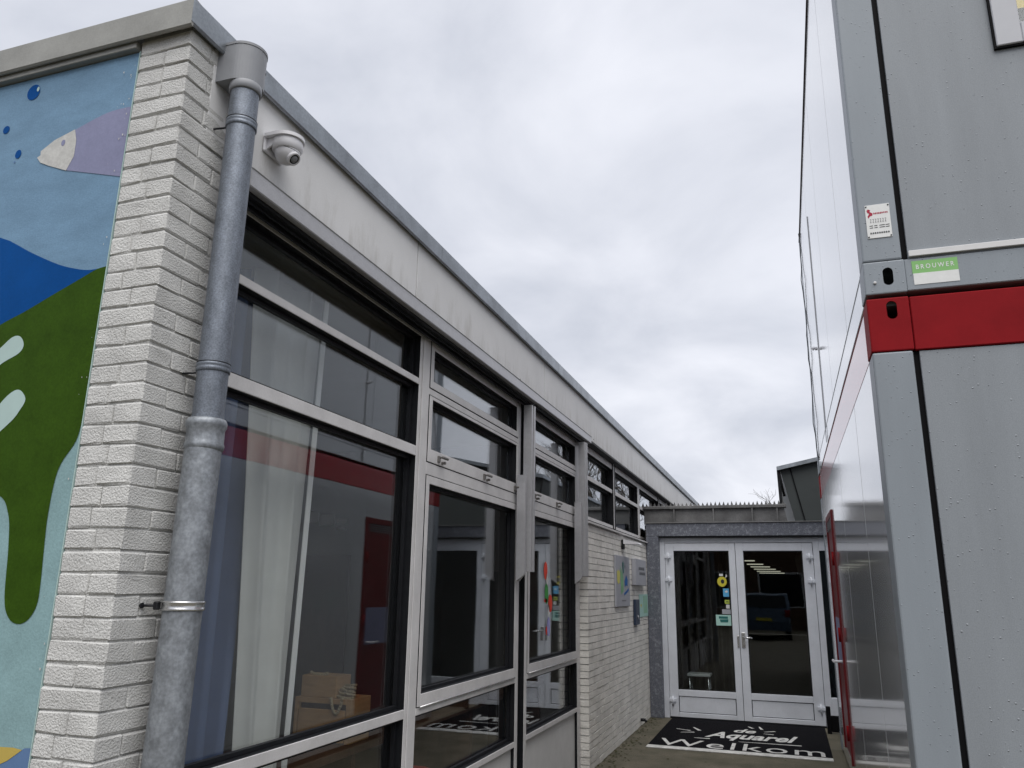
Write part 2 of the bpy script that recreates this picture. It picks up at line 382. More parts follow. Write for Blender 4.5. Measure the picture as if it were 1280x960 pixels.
# --- far brick wall under the high windows: bricks too small to pick apart
fw_ = obj('brick_wall', B(-2.05, -1.806, 7.56, 11.03, 0, 2.225), 'white_mortar', SB)
bm = bmesh.new()
rr = random.Random(3)
def small_brick(bm, x0, x1, y0, y1, z0, z1):
    j = lambda: rr.uniform(-.0022, .0022)
    vs = bx(bm, x0, x1+j()*.8, y0, y1, z0, z1)
    for v in vs: v.co += Vector((j()*.5, j(), j()))
for k in range(36):
    z = 0.004 + k*.0615; y = 7.55 - (0.11 if k % 2 else 0.0)
    while y < 11.02:
        y1 = min(y+.208, 11.025)
        ya = max(y, 7.55)
        if y1-ya > .03: small_brick(bm, -1.905, -1.80, ya, y1, z, z+.053)
        y += .215
    small_brick(bm, -2.04, -1.911, 7.55, 7.65, z, z+.053)
tag(obj('brick', bm, 'white_brick_far', fw_), kind='stuff')
bm = bmesh.new(); prism(bm, [Vector((-1.96, 7.56, 2.228)), Vector((-1.775, 7.56, 2.228)), Vector((-1.775, 7.56, 2.243)), Vector((-1.90, 7.56, 2.29)), Vector((-1.96, 7.56, 2.29))], (0, 3.46, 0))
obj('wall_sill', bm, 'frame', SB)

# --- body: roof, back walls, room behind the glass
obj('roof', B(-9.6, -1.90, 1.93, 18.2, 3.09, 3.40), 'roof_felt', SB)
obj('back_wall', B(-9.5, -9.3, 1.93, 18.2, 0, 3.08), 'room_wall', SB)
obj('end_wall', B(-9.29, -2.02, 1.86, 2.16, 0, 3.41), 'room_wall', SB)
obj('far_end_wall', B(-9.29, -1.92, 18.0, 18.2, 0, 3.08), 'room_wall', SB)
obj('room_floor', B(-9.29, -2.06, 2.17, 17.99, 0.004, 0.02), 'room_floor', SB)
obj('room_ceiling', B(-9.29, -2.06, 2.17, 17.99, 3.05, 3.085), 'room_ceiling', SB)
pw = obj('partition_wall', B(-5.6, -5.45, 2.17, 11.2, 0.021, 3.045), 'room_wall', SB)
obj('partition_door', B(-5.449, -5.42, 5.6, 6.6, 0.03, 2.15, bev=.004), 'wood_dark', SB)
obj('cross_wall', B(-5.449, -2.07, 7.62, 7.74, 0.021, 3.045), 'room_wall', SB)
obj('inner_door', B(-4.97, -4.42, 7.585, 7.619, 0.03, 1.92, bev=.004), 'wood_dark', SB)
for x0, x1, z0, z1 in ((-5.0, -4.86, 2.27, 2.39), (-4.84, -4.66, 2.24, 2.36), (-4.63, -4.50, 2.19, 2.22), (-4.64, -4.49, 2.255, 2.31)):
    obj('window_light_sheet', B(x0, x1, 7.614, 7.6185, z0, z1), 'curtain_edge', SB)  # white sheets added to stand in for bright window light above the inner door
obj('inner_wall', B(-2.06, -2.03, 11.05, 17.9, 0.021, 2.25), 'room_wall', SB)

# --- fascia boards and roof edge
for (y0, y1) in ((1.93, 3.602), (3.612, 6.052), (6.062, 9.62), (9.626, 13.6), (13.604, 18.2)):
    f = obj('fascia_board', B(-1.86, -1.80, y0, y1, 3.075, 3.45, bev=.0015), 'fascia', SB)
    s = bmesh.new(); y = y0 + .12
    while y < y1 - .05:
        for z in (3.115, 3.38):
            if y < 8 and (z < 3.3 or (int(y*7) % 3 == 0)): lathe(s, [(.0055, 0), (.0055, .002), (.003, .0035)], (-1.80, y, z + random.uniform(-.01, .01)), (1, 0, 0), n=8)
        y += .42
    if len(s.verts): tag(obj('screw', s, 'ink_dark', f), kind='stuff')
    else: s.free()
obj('soffit_strip', B(-1.90, -1.801, 7.60, 18.2, 3.055, 3.071), 'rubber', SB)
def cap_piece(y0, y1):
    b = bmesh.new()
    prof = [(-1.95, 3.505), (-1.777, 3.530), (-1.772, 3.524), (-1.772, 3.438), (-1.777, 3.431), (-1.783, 3.431), (-1.783, 3.47), (-1.95, 3.47)]
    prism(b, [Vector((x, y0, z)) for x, z in prof], (0, y1-y0, 0)); return b
for y0, y1 in ((1.7725, 3.86), (3.863, 6.4), (6.403, 8.9), (8.903, 11.4), (11.403, 14.8), (14.803, 18.25)):
    obj('roof_edge_cap', cap_piece(y0, y1), 'zinc', SB)
b = bmesh.new(); bx(b, -1.86, -1.784, 1.94, 18.2, 3.4505, 3.469); obj('cap_shadow_gap', b, 'rubber', SB)
b = bmesh.new(); prof = [(1.95, 3.505), (1.777, 3.531), (1.772, 3.525), (1.772, 3.428), (1.778, 3.422), (1.784, 3.422), (1.784, 3.47), (1.95, 3.47)]
prism(b, [Vector((-9.6, y, z)) for y, z in prof], (9.6-1.7735, 0, 0)); obj('roof_edge_cap', b, 'cap_grey', SB)
obj('mural_top_bead', B(-9.6, -2.02, 1.790, 1.83, 3.402, 3.43, bev=.002), 'cap_grey', SB)

# --- window bays
def tracery(bm, y0, y1, z0, z1, x1=FX, depth=.09): fbox(bm, x1-depth, x1, y0, y1, z0, z1, bev=.0025)
def pane(parent, y0, y1, z0, z1, x=GX, m='glass'):
    return obj('pane', B(x-.004, x+.004, y0, y1, z0, z1), m, parent)
FRM = ['frame', 'rubber']
def bead(parent, y0, y1, z0, z1):
    bm = bmesh.new(); t = .016; xa, xb = GX+.006, GX+.028
    bx(bm, xa, xb, y0, y0+t, z0, z1); bx(bm, xa, xb, y1-t, y1, z0, z1)
    bx(bm, xa, xb, y0+t, y1-t, z0, z0+t); bx(bm, xa, xb, y0+t, y1-t, z1-t, z1)
    obj('glazing_bead', bm, 'rubber', parent)
def latch(parent, y, z):
    bm = bmesh.new()
    bx(bm, FX+.001, FX+.016, y-.012, y+.012, z-.016, z+.022, bev=.003)
    cyl(bm, (FX+.014, y, z+.012), (FX+.034, y, z+.012), .006, n=8)
    bx(bm, FX+.028, FX+.042, y-.010, y+.075, z+.004, z+.020, bev=.005)
    bx(bm, FX+.001, FX+.030, y+.045, y+.062, z-.020, z-.004, bev=.003)
    obj('latch', bm, 'latch', parent)

# bay 1: one fixed light, three panes and a low one
b = bmesh.new()
tracery(b, 2.205, 2.275, .45, 3.05); tracery(b, 2.275, 3.86, 2.985, 3.05); tracery(b, 2.275, 3.86, .525, .563)
w1 = tag(obj('window', b, FRM, SB), 'fixed window bay nearest the drainpipe')
obj('jamb_strip', B(-1.879, -1.872, 2.212, 2.252, .5, 3.0, bev=.002), 'frame_white', w1)
for z0, z1 in ((2.70, 2.737), (2.296, 2.352), (.952, .998)):
    q = bmesh.new(); tracery(q, 2.276, 3.858, z0, z1); obj('transom', q, FRM, w1)
for z0, z1 in ((2.737, 2.985), (2.352, 2.70), (.998, 2.296), (.563, .952)):
    pane(w1, 2.276, 3.859, z0+.001, z1-.001); bead(w1, 2.278, 3.857, z0+.002, z1-.002)
obj('spandrel_panel', B(-1.97, -1.905, 2.21, 3.857, 0, .523, bev=.003), 'frame_white', w1)
# mullions between the bays
b = bmesh.new(); tracery(b, 3.862, 3.998, 0, 3.05, depth=.11); mu = obj('mullion', b, FRM, SB)
b = bmesh.new(); bx(b, FX+.0005, FX+.006, 3.893, 3.955, 0, 2.99, bev=.002); obj('cover_strip', b, 'frame', mu)
b = bmesh.new(); tracery(b, 5.632, 5.692, 0, 3.05); tracery(b, 5.84, 5.90, 0, 3.05); bx(b, FX-.09, FX-.035, 5.692, 5.84, 0, 3.05, mi=1); obj('mullion', b, FRM, SB)
b = bmesh.new(); tracery(b, 7.425, 7.545, 0, 3.05); obj('mullion', b, FRM, SB)
def casement(y0, y1, latches, label):
    b = bmesh.new(); tracery(b, y0, y1, 3.0, 3.05)
    w = tag(obj('window', b, FRM, SB), label)
    for z0, z1 in ((2.676, 2.714), (2.214, 2.284), (.948, .985), (.525, .563)):
        b = bmesh.new(); tracery(b, y0, y1, z0, z1); obj('transom', b, FRM, w)
    for z0, z1, zt, zb in ((2.718, 2.996, .045, .045), (2.288, 2.672, .02, .075), (.989, 2.210, .045, .062)):
        s = bmesh.new(); a, c = y0+.004, y1-.004; t = .042; xf = FX+.004
        fbox(s, FX-.06, xf, a, a+t, z0, z1, bev=.002); fbox(s, FX-.06, xf, c-t, c, z0, z1, bev=.002)
        fbox(s, FX-.06, xf, a+t, c-t, z0, z0+zb, bev=.002); fbox(s, FX-.06, xf, a+t, c-t, z1-zt, z1, bev=.002)
        obj('sash', s, FRM, w); pane(w, a+t, c-t, z0+zb, z1-zt); bead(w, a+t, c-t, z0+zb, z1-zt)
    b = bmesh.new(); cyl(b, (FX+.008, y0+.03, .987), (FX+.008, y1-.03, .987), .005, n=8); obj('drip_bar', b, 'steel', w)
    pane(w, y0, y1, .564, .947); bead(w, y0, y1, .565, .946)
    for y in latches: latch(w, y, 2.318)
    obj('spandrel_panel', B(-1.97, -1.905, y0, y1, 0, .523, bev=.003), 'frame_white', w)
    return w
w2 = casement(4.0, 5.63, (4.15, 4.90, 5.54), 'opening casement window bay with three latches')
w3 = casement(5.902, 7.423, (6.05, 6.70, 7.34), 'casement window bay with two small garden-gnome stickers on the glass')
# high windows above the brick wall
ys = [7.56, 9.28, 11.0, 12.85, 14.6, 16.35, 18.0]
for i in range(6):
    y0, y1 = ys[i], ys[i+1]
    b = bmesh.new()
    tracery(b, y0, y1-.12, 2.985, 3.05); tracery(b, y0, y1-.12, 2.292, 2.325); tracery(b, y0, y1-.12, 2.70, 2.745); tracery(b, y0, y0+.03, 2.325, 2.985)
    w = obj('high_window', b, FRM, SB)
    q = bmesh.new()
    if i % 2 == 0: bx(q, FX-.09, FX+.012, y1-.12, y1, 2.29, 3.05, mi=1); bx(q, FX+.012, FX+.014, y1-.115, y1-.08, 2.29, 3.05, mi=0)
    else: tracery(q, y1-.12, y1, 2.29, 3.05)
    obj('high_mullion', q, FRM, w)
    for z0, z1 in ((2.325, 2.70), (2.745, 2.985)): pane(w, y0+.03, y1-.12, z0+.001, z1-.001); bead(w, y0+.03, y1-.12, z0+.002, z1-.002)

# ------------------------------------------------------------------ mural on the end wall
MU = empty('mural_panel', (0, 0, 0), 'painted mural board with blue water, green weed and a fish beside the brick pier', 'mural')
YM = 1.812
obj('board', B(-5.5, -2.019, YM, 1.855, 0, 3.40, bev=.002), 'mural_sky', MU)
obj('board_edge', B(-2.0185, -2.0155, YM-.004, 1.84, 0, 3.40), 'mural_mint', MU)
def paint(name, P, layer, m): return obj(name, sheet([Vector((x, YM-.0008*layer, z)) for x, z in P]), m, MU)
XR = -2.0195
def ell(cx, cz, a, b, n=28): return [(cx+a*math.cos(2*math.pi*i/n), cz+b*math.sin(2*math.pi*i/n)) for i in range(n)]
# pale water at the bottom
paint('painted_pale_water', [(XR, 0.0), (XR, 2.30), (-5.49, 2.30), (-5.49, 0.0)], 1, 'mural_pale')
dk = smooth_poly([(-3.6, 3.05), (-2.9, 2.90), (-2.518, 2.758), (-2.459, 2.733), (-2.361, 2.682), (-2.232, 2.624), (-2.145, 2.597), (-2.09, 2.587), (-2.045, 2.588)], closed=False)
paint('painted_blue_wave', dk + [(-2.0197, 2.55), (-2.0197, 2.3), (-3.6, 2.2)], 2, 'mural_blue')
gt = smooth_poly([(-2.9, 2.26), (-2.6, 2.36), (-2.439, 2.434), (-2.345, 2.468), (-2.233, 2.515), (-2.122, 2.560), (-2.064, 2.584), (-2.03, 2.590), (-2.0196, 2.591)], closed=False)
gb = smooth_poly([(-2.0196, 2.092), (-2.032, 2.018), (-2.085, 1.932), (-2.097, 1.801), (-2.090, 1.684), (-2.083, 1.60), (-2.083, 1.535), (-2.106, 1.493), (-2.144, 1.477), (-2.186, 1.494), (-2.215, 1.55), (-2.235, 1.70), (-2.26, 1.80), (-2.32, 1.86), (-2.5, 1.88), (-2.9, 1.80)], closed=False)
paint('painted_green_weed', gt + gb, 3, 'mural_green')
paint('painted_drop', smooth_poly([(-2.56, 2.21), (-2.48, 2.30), (-2.418, 2.352), (-2.376, 2.382), (-2.342, 2.380), (-2.321, 2.350), (-2.337, 2.322), (-2.405, 2.292), (-2.48, 2.24)]), 4, 'mural_mint')
paint('painted_drop', smooth_poly([(-2.52, 1.98), (-2.42, 2.10), (-2.373, 2.161), (-2.331, 2.193), (-2.299, 2.194), (-2.271, 2.164), (-2.285, 2.131), (-2.320, 2.09), (-2.42, 2.02)]), 4, 'mural_mint')
paint('painted_drop', smooth_poly([(-2.62, 2.40), (-2.60, 2.44), (-2.66, 2.44), (-2.70, 2.38)]), 4, 'mural_mint')
paint('painted_fish_body', smooth_poly([(-2.262, 3.137), (-2.127, 3.177), (-2.022, 3.182)], closed=False) + smooth_poly([(-2.022, 2.915), (-2.106, 2.937), (-2.271, 2.98)], closed=False) + [(-2.246, 3.031), (-2.247, 3.093)], 2, 'mural_lilac')
paint('painted_fish_head', [(-2.42, 3.055), (-2.405, 3.062), (-2.408, 3.078), (-2.35, 3.112), (-2.2615, 3.138), (-2.247, 3.093), (-2.2455, 3.031), (-2.271, 2.979), (-2.356, 3.012), (-2.40, 3.032)], 3, 'mural_white')
paint('painted_eye', ell(-2.306, 3.093, .009, .012), 4, 'mural_lilac')
paint('painted_bubble', ell(-2.50, 3.338, .031, .032), 2, 'mural_blue'); paint('painted_glint', ell(-2.479, 3.347, .006, .010), 3, 'mural_mint')
paint('painted_bubble', ell(-2.603, 3.202, .016, .016), 2, 'mural_blue'); paint('painted_bubble', ell(-2.518, 3.087, .0145, .0175), 2, 'mural_blue')
paint('painted_dot', ell(-2.529, 3.057, .004, .004), 2, 'mural_navy')
paint('painted_sea_bed', [(-2.0197, 1.150), (-2.045, 1.148), (-2.09, 1.120), (-2.30, 1.02), (-2.9, .9), (-2.9, .3), (-2.0197, .3)], 2, 'mural_navy')
paint('painted_sand', [(-2.052, 1.143), (-2.085, 1.147), (-2.30, 1.14), (-2.60, 1.06), (-2.30, 1.025), (-2.10, 1.112)], 3, 'mural_yellow')

rr = random.Random(17); b = bmesh.new()
for i in range(30):
    x, z, q = -2.022-abs(rr.gauss(0, .018)), rr.choice((rr.uniform(3.05, 3.38), rr.uniform(1.2, 3.38))), rr.uniform(.001, .0035)
    vs = [b.verts.new((x+q*math.cos(t)*rr.uniform(.5, 1.2), YM-.0045, z+q*1.5*math.sin(t)*rr.uniform(.5, 1.2))) for t in (0, 1.2, 2.4, 3.7, 5)]; b.faces.new(vs)
tag(obj('paint_chip', b, 'mural_white', MU), kind='stuff')

# ------------------------------------------------------------------ drainpipe with hopper
DP = empty('drainpipe', (0, 0, 0), 'galvanised round drainpipe with grey hopper head on the corner pier', 'drainpipe')
PX, PY = -1.715, 2.0
b = bmesh.new(); cyl(b, (PX, PY+.004, 2.06), (PX, PY+.004, 3.335), .049, n=40, caps=False); obj('upper_pipe', b, 'galv', DP)
b = bmesh.new(); cyl(b, (PX, PY-.035, 0.0), (PX, PY, 2.03), .058, .056, n=40, caps=False); obj('lower_pipe', b, 'galv_old', DP)
b = bmesh.new(); lathe(b, [(.054, 2.0), (.060, 2.012), (.061, 2.022), (.058, 2.03), (.058, 2.072), (.063, 2.082), (.063, 2.095), (.058, 2.105), (.050, 2.106)], (PX, PY+.002, 0), n=40); obj('socket', b, 'galv_old', DP)
for zc in (3.165, 2.275):
    b = bmesh.new(); lathe(b, [(.0505, -.016), (.053, -.014), (.053, -.003), (.0512, 0), (.053, .003), (.053, .012), (.0505, .014)], (PX, PY+.004, zc), n=40); o = obj('pipe_ring', b, 'galv', DP)
    b = bmesh.new(); lathe(b, [(.0505, .0), (.0535, .0), (.0535, .003), (.0505, .003)], (PX, PY+.004, zc+.0125), n=40); obj('ring_seal', b, 'rubber', o)
    b = bmesh.new(); cyl(b, (PX-.04, PY-.03, zc-.02), (-1.80, PY-.035, zc-.02), .0035, n=8); obj('ring_peg', b, 'rubber', o)
b = bmesh.new(); lathe(b, [(.0595, -.014), (.0625, -.012), (.0625, -.008), (.061, -.006), (.061, .006), (.0625, .008), (.0625, .012), (.0595, .014)], (PX, PY-.009, 1.535), n=40); cl = obj('clamp', b, 'steel', DP)
b = bmesh.new(); cyl(b, (PX-.045, PY-.06, 1.535), (-1.80, PY-.085, 1.535), .0038, n=8); bx(b, PX-.058, PX-.042, PY-.070, PY-.052, 1.523, 1.547, bev=.003); cyl(b, (-1.80, PY-.085, 1.535), (-1.795, PY-.0855, 1.535), .008, n=10); obj('clamp_bolt', b, 'rubber', cl)
hb = bmesh.new(); pts = [(-1.801, 1.905), (-1.715, 1.885)]; n = 22
pts = [(-1.802, 1.944)] + [(-1.735 + .072*math.sin(math.pi*i/n), 2.014 - .070*math.cos(math.pi*i/n)) for i in range(n+1)] + [(-1.802, 2.084)]
prism(hb, [Vector((x, y, 3.322)) for x, y in pts], (0, 0, .142)); hp = obj('hopper', hb, 'pvc_grey', DP)
hb = bmesh.new(); pts2 = [(-1.802, 1.942)] + [(-1.735 + .074*math.sin(math.pi*i/n), 2.014 - .072*math.cos(math.pi*i/n)) for i in range(n+1)] + [(-1.802, 2.086)]
prism(hb, [Vector((x, y, 3.464)) for x, y in pts2], (0, 0, .010)); obj('hopper_lid', hb, 'pvc_grey', hp)
b = bmesh.new(); lathe(b, [(.052, 0), (.056, .004), (.056, .03), (.052, .034)], (PX, PY+.004, 3.290), n=32); obj('hopper_outlet', b, 'pvc_grey', hp)
b = bmesh.new(); lathe(b, [(.006, 0), (.006, .003), (.003, .004)], (-1.678, 2.052, 3.40), (.8, .6, 0), n=8); obj('hopper_screw', b, 'rubber', hp)

# ------------------------------------------------------------------ security camera on the fascia
SC = empty('security_camera', (0, 0, 0), 'white dome security camera on a wall bracket under the roof edge', 'camera')
cy, cz = 2.29, 3.275
b = bmesh.new(); bx(b, -1.7995, -1.788, cy-.062, cy+.062, cz-.062, cz+.012, bev=.006); obj('wall_plate', b, 'plastic_white', SC)
b = bmesh.new(); pts = [(-1.790, cy-.066)] + [(-1.735 + .070*math.sin(math.pi*i/16), cy - .066*math.cos(math.pi*i/16)) for i in range(17)] + [(-1.790, cy+.066)]
prism(b, [Vector((x, y, cz-.003)) for x, y in pts], (0, 0, .014)); obj('bracket_shelf', b, 'plastic_white', SC)
b = bmesh.new(); prism(b, [Vector((-1.788, cy-.048, cz-.004)), Vector((-1.72, cy-.048, cz-.004)), Vector((-1.788, cy-.048, cz-.050))], (0, .007, 0)); obj('bracket_gusset', b, 'plastic_white', SC); b = bmesh.new(); prism(b, [Vector((-1.788, cy+.041, cz-.004)), Vector((-1.72, cy+.041, cz-.004)), Vector((-1.788, cy+.041, cz-.050))], (0, .007, 0)); obj('bracket_gusset', b, 'plastic_white', SC)
b = bmesh.new(); lathe(b, [(.058, 0), (.060, -.006), (.060, -.028), (.054, -.040), (.052, -.042)], (-1.732, cy+.003, cz-.003), n=32); obj('dome_base', b, 'plastic_white', SC)
b = bmesh.new(); bmesh.ops.create_uvsphere(b, u_segments=24, v_segments=14, radius=.049)
for v in b.verts: v.co += Vector((-1.730, cy+.005, cz-.046))
for f in b.faces: f.smooth = True
ball = obj('camera_ball', b, 'plastic_white', SC)
ax = Vector((.55, -.05, -.55)).normalized(); c0 = Vector((-1.730, cy+.005, cz-.046))
b = bmesh.new(); lathe(b, [(.028, .041), (.028, .051), (.021, .055), (.0195, .051)], c0, ax, n=24); obj('lens_ring', b, 'plastic_white', ball)
b = bmesh.new(); lathe(b, [(.0195, .0512), (.0195, .0522), (.017, .0526)], c0, ax, n=24); obj('lens_gap', b, 'black', ball)
b = bmesh.new(); lathe(b, [(.0145, .052), (.0145, .0532), (.006, .0555)], c0, ax, n=24); obj('lens', b, 'pvc_grey', ball)
b = bmesh.new(); lathe(b, [(.0492, .0), (.0502, .001), (.0492, .002)], c0+Vector((0, 0, .004)), (.25, 0, 1), n=32); obj('ball_slot', b, 'black', ball)

# ------------------------------------------------------------------ sun blind boxes
def blind(y0, y1, z0, z1, xf, guides, label):
    E_ = empty('sun_blind_box', (0, 0, 0), label, 'sun blind', 'sun blind boxes over the windows')
    b = bmesh.new(); prof = [(-1.862, z0+.012), (-1.862, z1), (xf+.004, z1), (xf, z1-.004), (xf, z0+.004), (xf-.004, z0), (xf-.030, z0), (xf-.030, z0+.012)]
    prism(b, [Vector((x, y0, z)) for x, z in prof], (0, y1-y0, 0)); obj('casing', b, 'blind_metal', E_)
    b = bmesh.new(); bx(b, -1.862, xf-.032, y0+.01, y1-.01, z0-.012, z0+.0115)
    bx(b, -1.845, -1.832, y0+.01, y1-.01, z0-.03, z0-.0125); bx(b, -1.815, -1.808, y0+.01, y1-.01, z0-.022, z0-.0125); obj('slot_rail', b, 'rubber', E_)
    b = bmesh.new(); bx(b, -1.8, xf-.006, y0-.003, y1+.003, z1+.0005, z1+.006); obj('top_seal', b, 'rubber', E_)
    b = bmesh.new(); bx(b, -1.862, xf-.001, y0-.006, y0-.0005, z0+.002, z1-.002); bx(b, -1.862, xf-.001, y1+.0005, y1+.006, z0+.002, z1-.002); obj('end_cap', b, 'frame', E_)
    for gy, w, zb, ay, az_ in guides:
        b = bmesh.new()
        for ya, yb, xa, xb in ((gy, gy+w*.34, -1.835, -1.770), (gy+w*.34, gy+w*.62, -1.835, -1.790), (gy+w*.62, gy+w, -1.835, -1.764)):
            bx(b, xa, xb, ya, yb, zb+.02, z0-.032)
        g_ = obj('guide_rail', b, 'blind_metal', E_)
        b = bmesh.new()
        for vs in (bx(b, -1.855, -1.790, ay+.055, ay+.085, zb, az_), bx(b, -1.845, -1.802, ay+.085, ay+.11, zb, az_-.03)):
            for v in vs:
                if v.co.z < zb+.1 and v.co.x < -1.81: v.co.z -= .05
        obj('fall_arm', b, 'blind_metal', g_)
    return E_
blind(2.13, 5.735, 3.005, 3.078, -1.752, ((5.625, .075, 1.70, 5.485, 2.42),), 'long grey metal sun blind box over the two nearest window bays')
blind(5.775, 7.62, 3.022, 3.09, -1.768, ((7.345, .08, 1.70, 7.205, 2.40),), 'shorter sun blind box over the third window bay, beside the brick wall')

# ------------------------------------------------------------------ things behind the glass
def curtain(name, label, y0, y1, z0, z1, m, x=-2.13, amp=.035, per=.13, lean=0.0, lean0=0.0):
    n = 110; bm = bmesh.new(); rows = []
    for j in range(9):
        t = j/8; z = z0 + (z1-z0)*t; row = []
        for i in range(n+1):
            s = i/n; y = y0 + (y1-y0)*s + lean*(t-.5)*s + lean0*(t-.5)*(1-s)
            row.append(bm.verts.new((x + amp*(1-2*abs(math.sin(math.pi*(y0+(y1-y0)*s)/per + .5*math.sin(9*s)))**.7) + .010*math.sin(23*s+3*t), y, z)))
        rows.append(row)
    for a, b_ in zip(rows[:-1], rows[1:]):
        for i in range(n): bm.faces.new((a[i], a[i+1], b_[i+1], b_[i])).smooth = True
    o = obj(name, bm, m); mod = o.modifiers.new('t', 'SOLIDIFY'); mod.thickness = .003
    return tag(o, label, 'curtain')
curtain('curtain', 'dark blue curtain hanging behind the nearest window', 2.28, 2.96, .22, 2.97, 'curtain_blue', x=-2.235, amp=.07, per=.15)
cw = curtain('curtain', 'pale grey curtain beside the blue one, hem edge bright white', 2.80, 3.18, .22, 2.97, 'curtain_white', x=-2.11, amp=.035, per=.17, lean=.06, lean0=-.22)
b = bmesh.new()
vs = [Vector((-2.076, 3.105, .22)), Vector((-2.076, 3.140, .22)), Vector((-2.076, 3.202, 2.97)), Vector((-2.076, 3.167, 2.97))]
prism(b, vs, (-.006, 0, 0)); obj('hem', b, 'curtain_edge', cw)
sh = empty('window_shelf', (0, 0, 0), 'low dark shelf along the inside of the windows', 'shelf')
obj('shelf_top', B(-2.75, -2.22, 2.3, 7.5, .74, .78, bev=.004), 'wood_dark', sh)
for y in (2.32, 4.0, 5.7, 7.42): obj('shelf_upright', B(-2.74, -2.24, y, y+.04, .021, .739), 'wood_dark', sh)
WB = empty('wooden_cabinet', (0, 0, 0), 'small open-topped wooden drawer box standing inside the nearest window', 'cabinet')
x0, x1, yf, yb_ = -2.615, -2.265, 4.0, 4.22; zt = 1.005
obj('side', B(x0, x0+.022, yf, yb_, .781, zt, bev=.002), 'wood', WB); obj('side', B(x1-.03, x1, yf, yb_, .781, zt, bev=.002), 'wood', WB)
obj('top', B(x0+.0225, x1-.0305, yf, yb_, zt-.028, zt, bev=.002), 'wood', WB); obj('back', B(x0+.0225, x1-.0305, yb_-.012, yb_-.001, .781, zt-.029), 'wood', WB)
obj('drawer_front', B(x0+.03, x1-.036, yf-.004, yf+.012, .785, .948, bev=.002), 'wood', WB)
obj('drawer_recess', B(x0+.024, x1-.032, yf+.03, yf+.04, .785, .974), 'wood_dark', WB)
WX = empty('wooden_box', (0, 0, 0), 'smaller wooden box standing on top of the drawer box', 'box')
obj('body', B(-2.585, -2.365, 4.005, 4.16, zt+.001, 1.118, bev=.003), 'wood', WX)
def wiggle(p, n, amp, seed):
    rr = random.Random(seed); return [Vector(p(i/n)) + Vector((rr.uniform(-1, 1), rr.uniform(-1, 1), rr.uniform(-1, 1)))*amp for i in range(n+1)]
b = bmesh.new(); tube(b, wiggle(lambda t: (-2.545+.11*t, 4.03, 1.132-.012*math.sin(math.pi*t)), 10, .002, 1), .0085)
tag(obj('rope', b, 'rope'), 'short piece of pale rope lying on the smaller wooden box', 'rope')
b = bmesh.new()
for k in range(5): tube(b, wiggle(lambda t, k=k: (-2.33+.055*math.cos(2*math.pi*t+k), 4.04+.03*math.sin(2*math.pi*t+k*.7)+.012*k, zt+.012+.012*k+.008*math.sin(5*t)), 16, .004, 5+k), .0075, n=6)
tube(b, wiggle(lambda t: (-2.385+.075*t, 3.992-.004, zt+.01-.085*math.sin(math.pi*t)), 14, .002, 40), .0075, n=6)
tag(obj('rope', b, 'rope'), 'tangle of pale rope draped over the edge of the drawer box', 'rope')
b = bmesh.new(); lathe(b, [(.09, .0), (.11, .26), (.115, .27)], (-2.18, 4.62, .28), n=20); tag(obj('toy_bucket', b, 'toy_red'), 'blurred red bucket behind the low pane of the second bay', 'bucket')
b = bmesh.new(); lathe(b, [(.08, .0), (.08, .20), (.05, .24), (.05, .27)], (-2.18, 4.28, .28), n=20); tag(obj('toy_jar', b, 'toy_white'), 'blurred white jar behind the low pane, left of the red bucket', 'jar')
obj('low_ledge', B(-2.40, -2.06, 3.9, 7.4, .24, .279), 'wood_dark', sh)
# stickers on the glass of the third bay
def gnome(y, z, parts, label):
    E_ = empty('window_sticker', (0, 0, 0), label, 'sticker', 'stickers on the third window bay')
    for (nm, dy, dz, a, c, m) in parts:
        obj(nm, sheet([Vector((GX+.006, y+dy+a*math.cos(2*math.pi*i/18), z+dz+c*math.sin(2*math.pi*i/18))) for i in range(18)]), m, E_)
mat('st_red', (0.75, 0.06, 0.03), 0.4); mat('st_green', (0.06, 0.32, 0.07), 0.4); mat('st_lilac', (0.36, 0.36, 0.68), 0.4)
gnome(6.62, 1.66, (('hat', -.03, .09, .055, .075, 'st_red'), ('face', .015, .015, .03, .055, 'sticker_white'), ('coat', .0, -.10, .055, .085, 'st_green')), 'upper sticker on the window glass with red hat and green coat')
gnome(6.72, 1.42, (('hat', .015, .06, .06, .075, 'st_red'), ('arm', -.12, .085, .05, .018, 'st_red'), ('face', -.03, .0, .028, .05, 'sticker_white'), ('coat', -.035, -.13, .045, .08, 'st_lilac'), ('bag', -.10, -.16, .022, .035, 'st_red')), 'lower sticker on the window glass with red hat and lilac coat')

# ------------------------------------------------------------------ things on the far brick wall
def plate(name, y0, y1, z0, z1, t, m, label, cat):
    E_ = empty(name, (0, 0, 0), label, cat); obj('plate', B(-1.7975, -1.7975+t, y0, y1, z0, z1, bev=min(.003, t*.3)), m, E_); return E_
P1 = plate('school_sign', 8.78, 9.60, 1.42, 1.98, .02, 'lilac_grey', 'tall grey sign with green, yellow and blue brush strokes on the brick wall', 'sign')
fx = -1.7968+.02+.0008
def stroke(par, nm, pts, m, k=0): obj(nm, sheet([Vector((fx+.0006*k, y, z)) for y, z in pts]), m, par)
mat('p_green', (0.25, 0.50, 0.28), .5); mat('p_yellow', (0.62, 0.58, 0.15), .5); mat('p_blue', (0.03, 0.14, 0.42), .5)
stroke(P1, 'yellow_stroke', [(8.83, 1.80), (8.93, 1.82), (9.02, 1.79), (8.98, 1.68), (8.90, 1.66), (8.84, 1.70)], 'p_yellow')
for i in range(4): stroke(P1, 'green_stroke', [(9.02+.05*i, 1.86-.03*i), (9.05+.05*i, 1.86-.03*i), (9.10+.035*i, 1.56+.01*i), (9.05+.035*i, 1.55+.01*i)], 'p_green', 1)
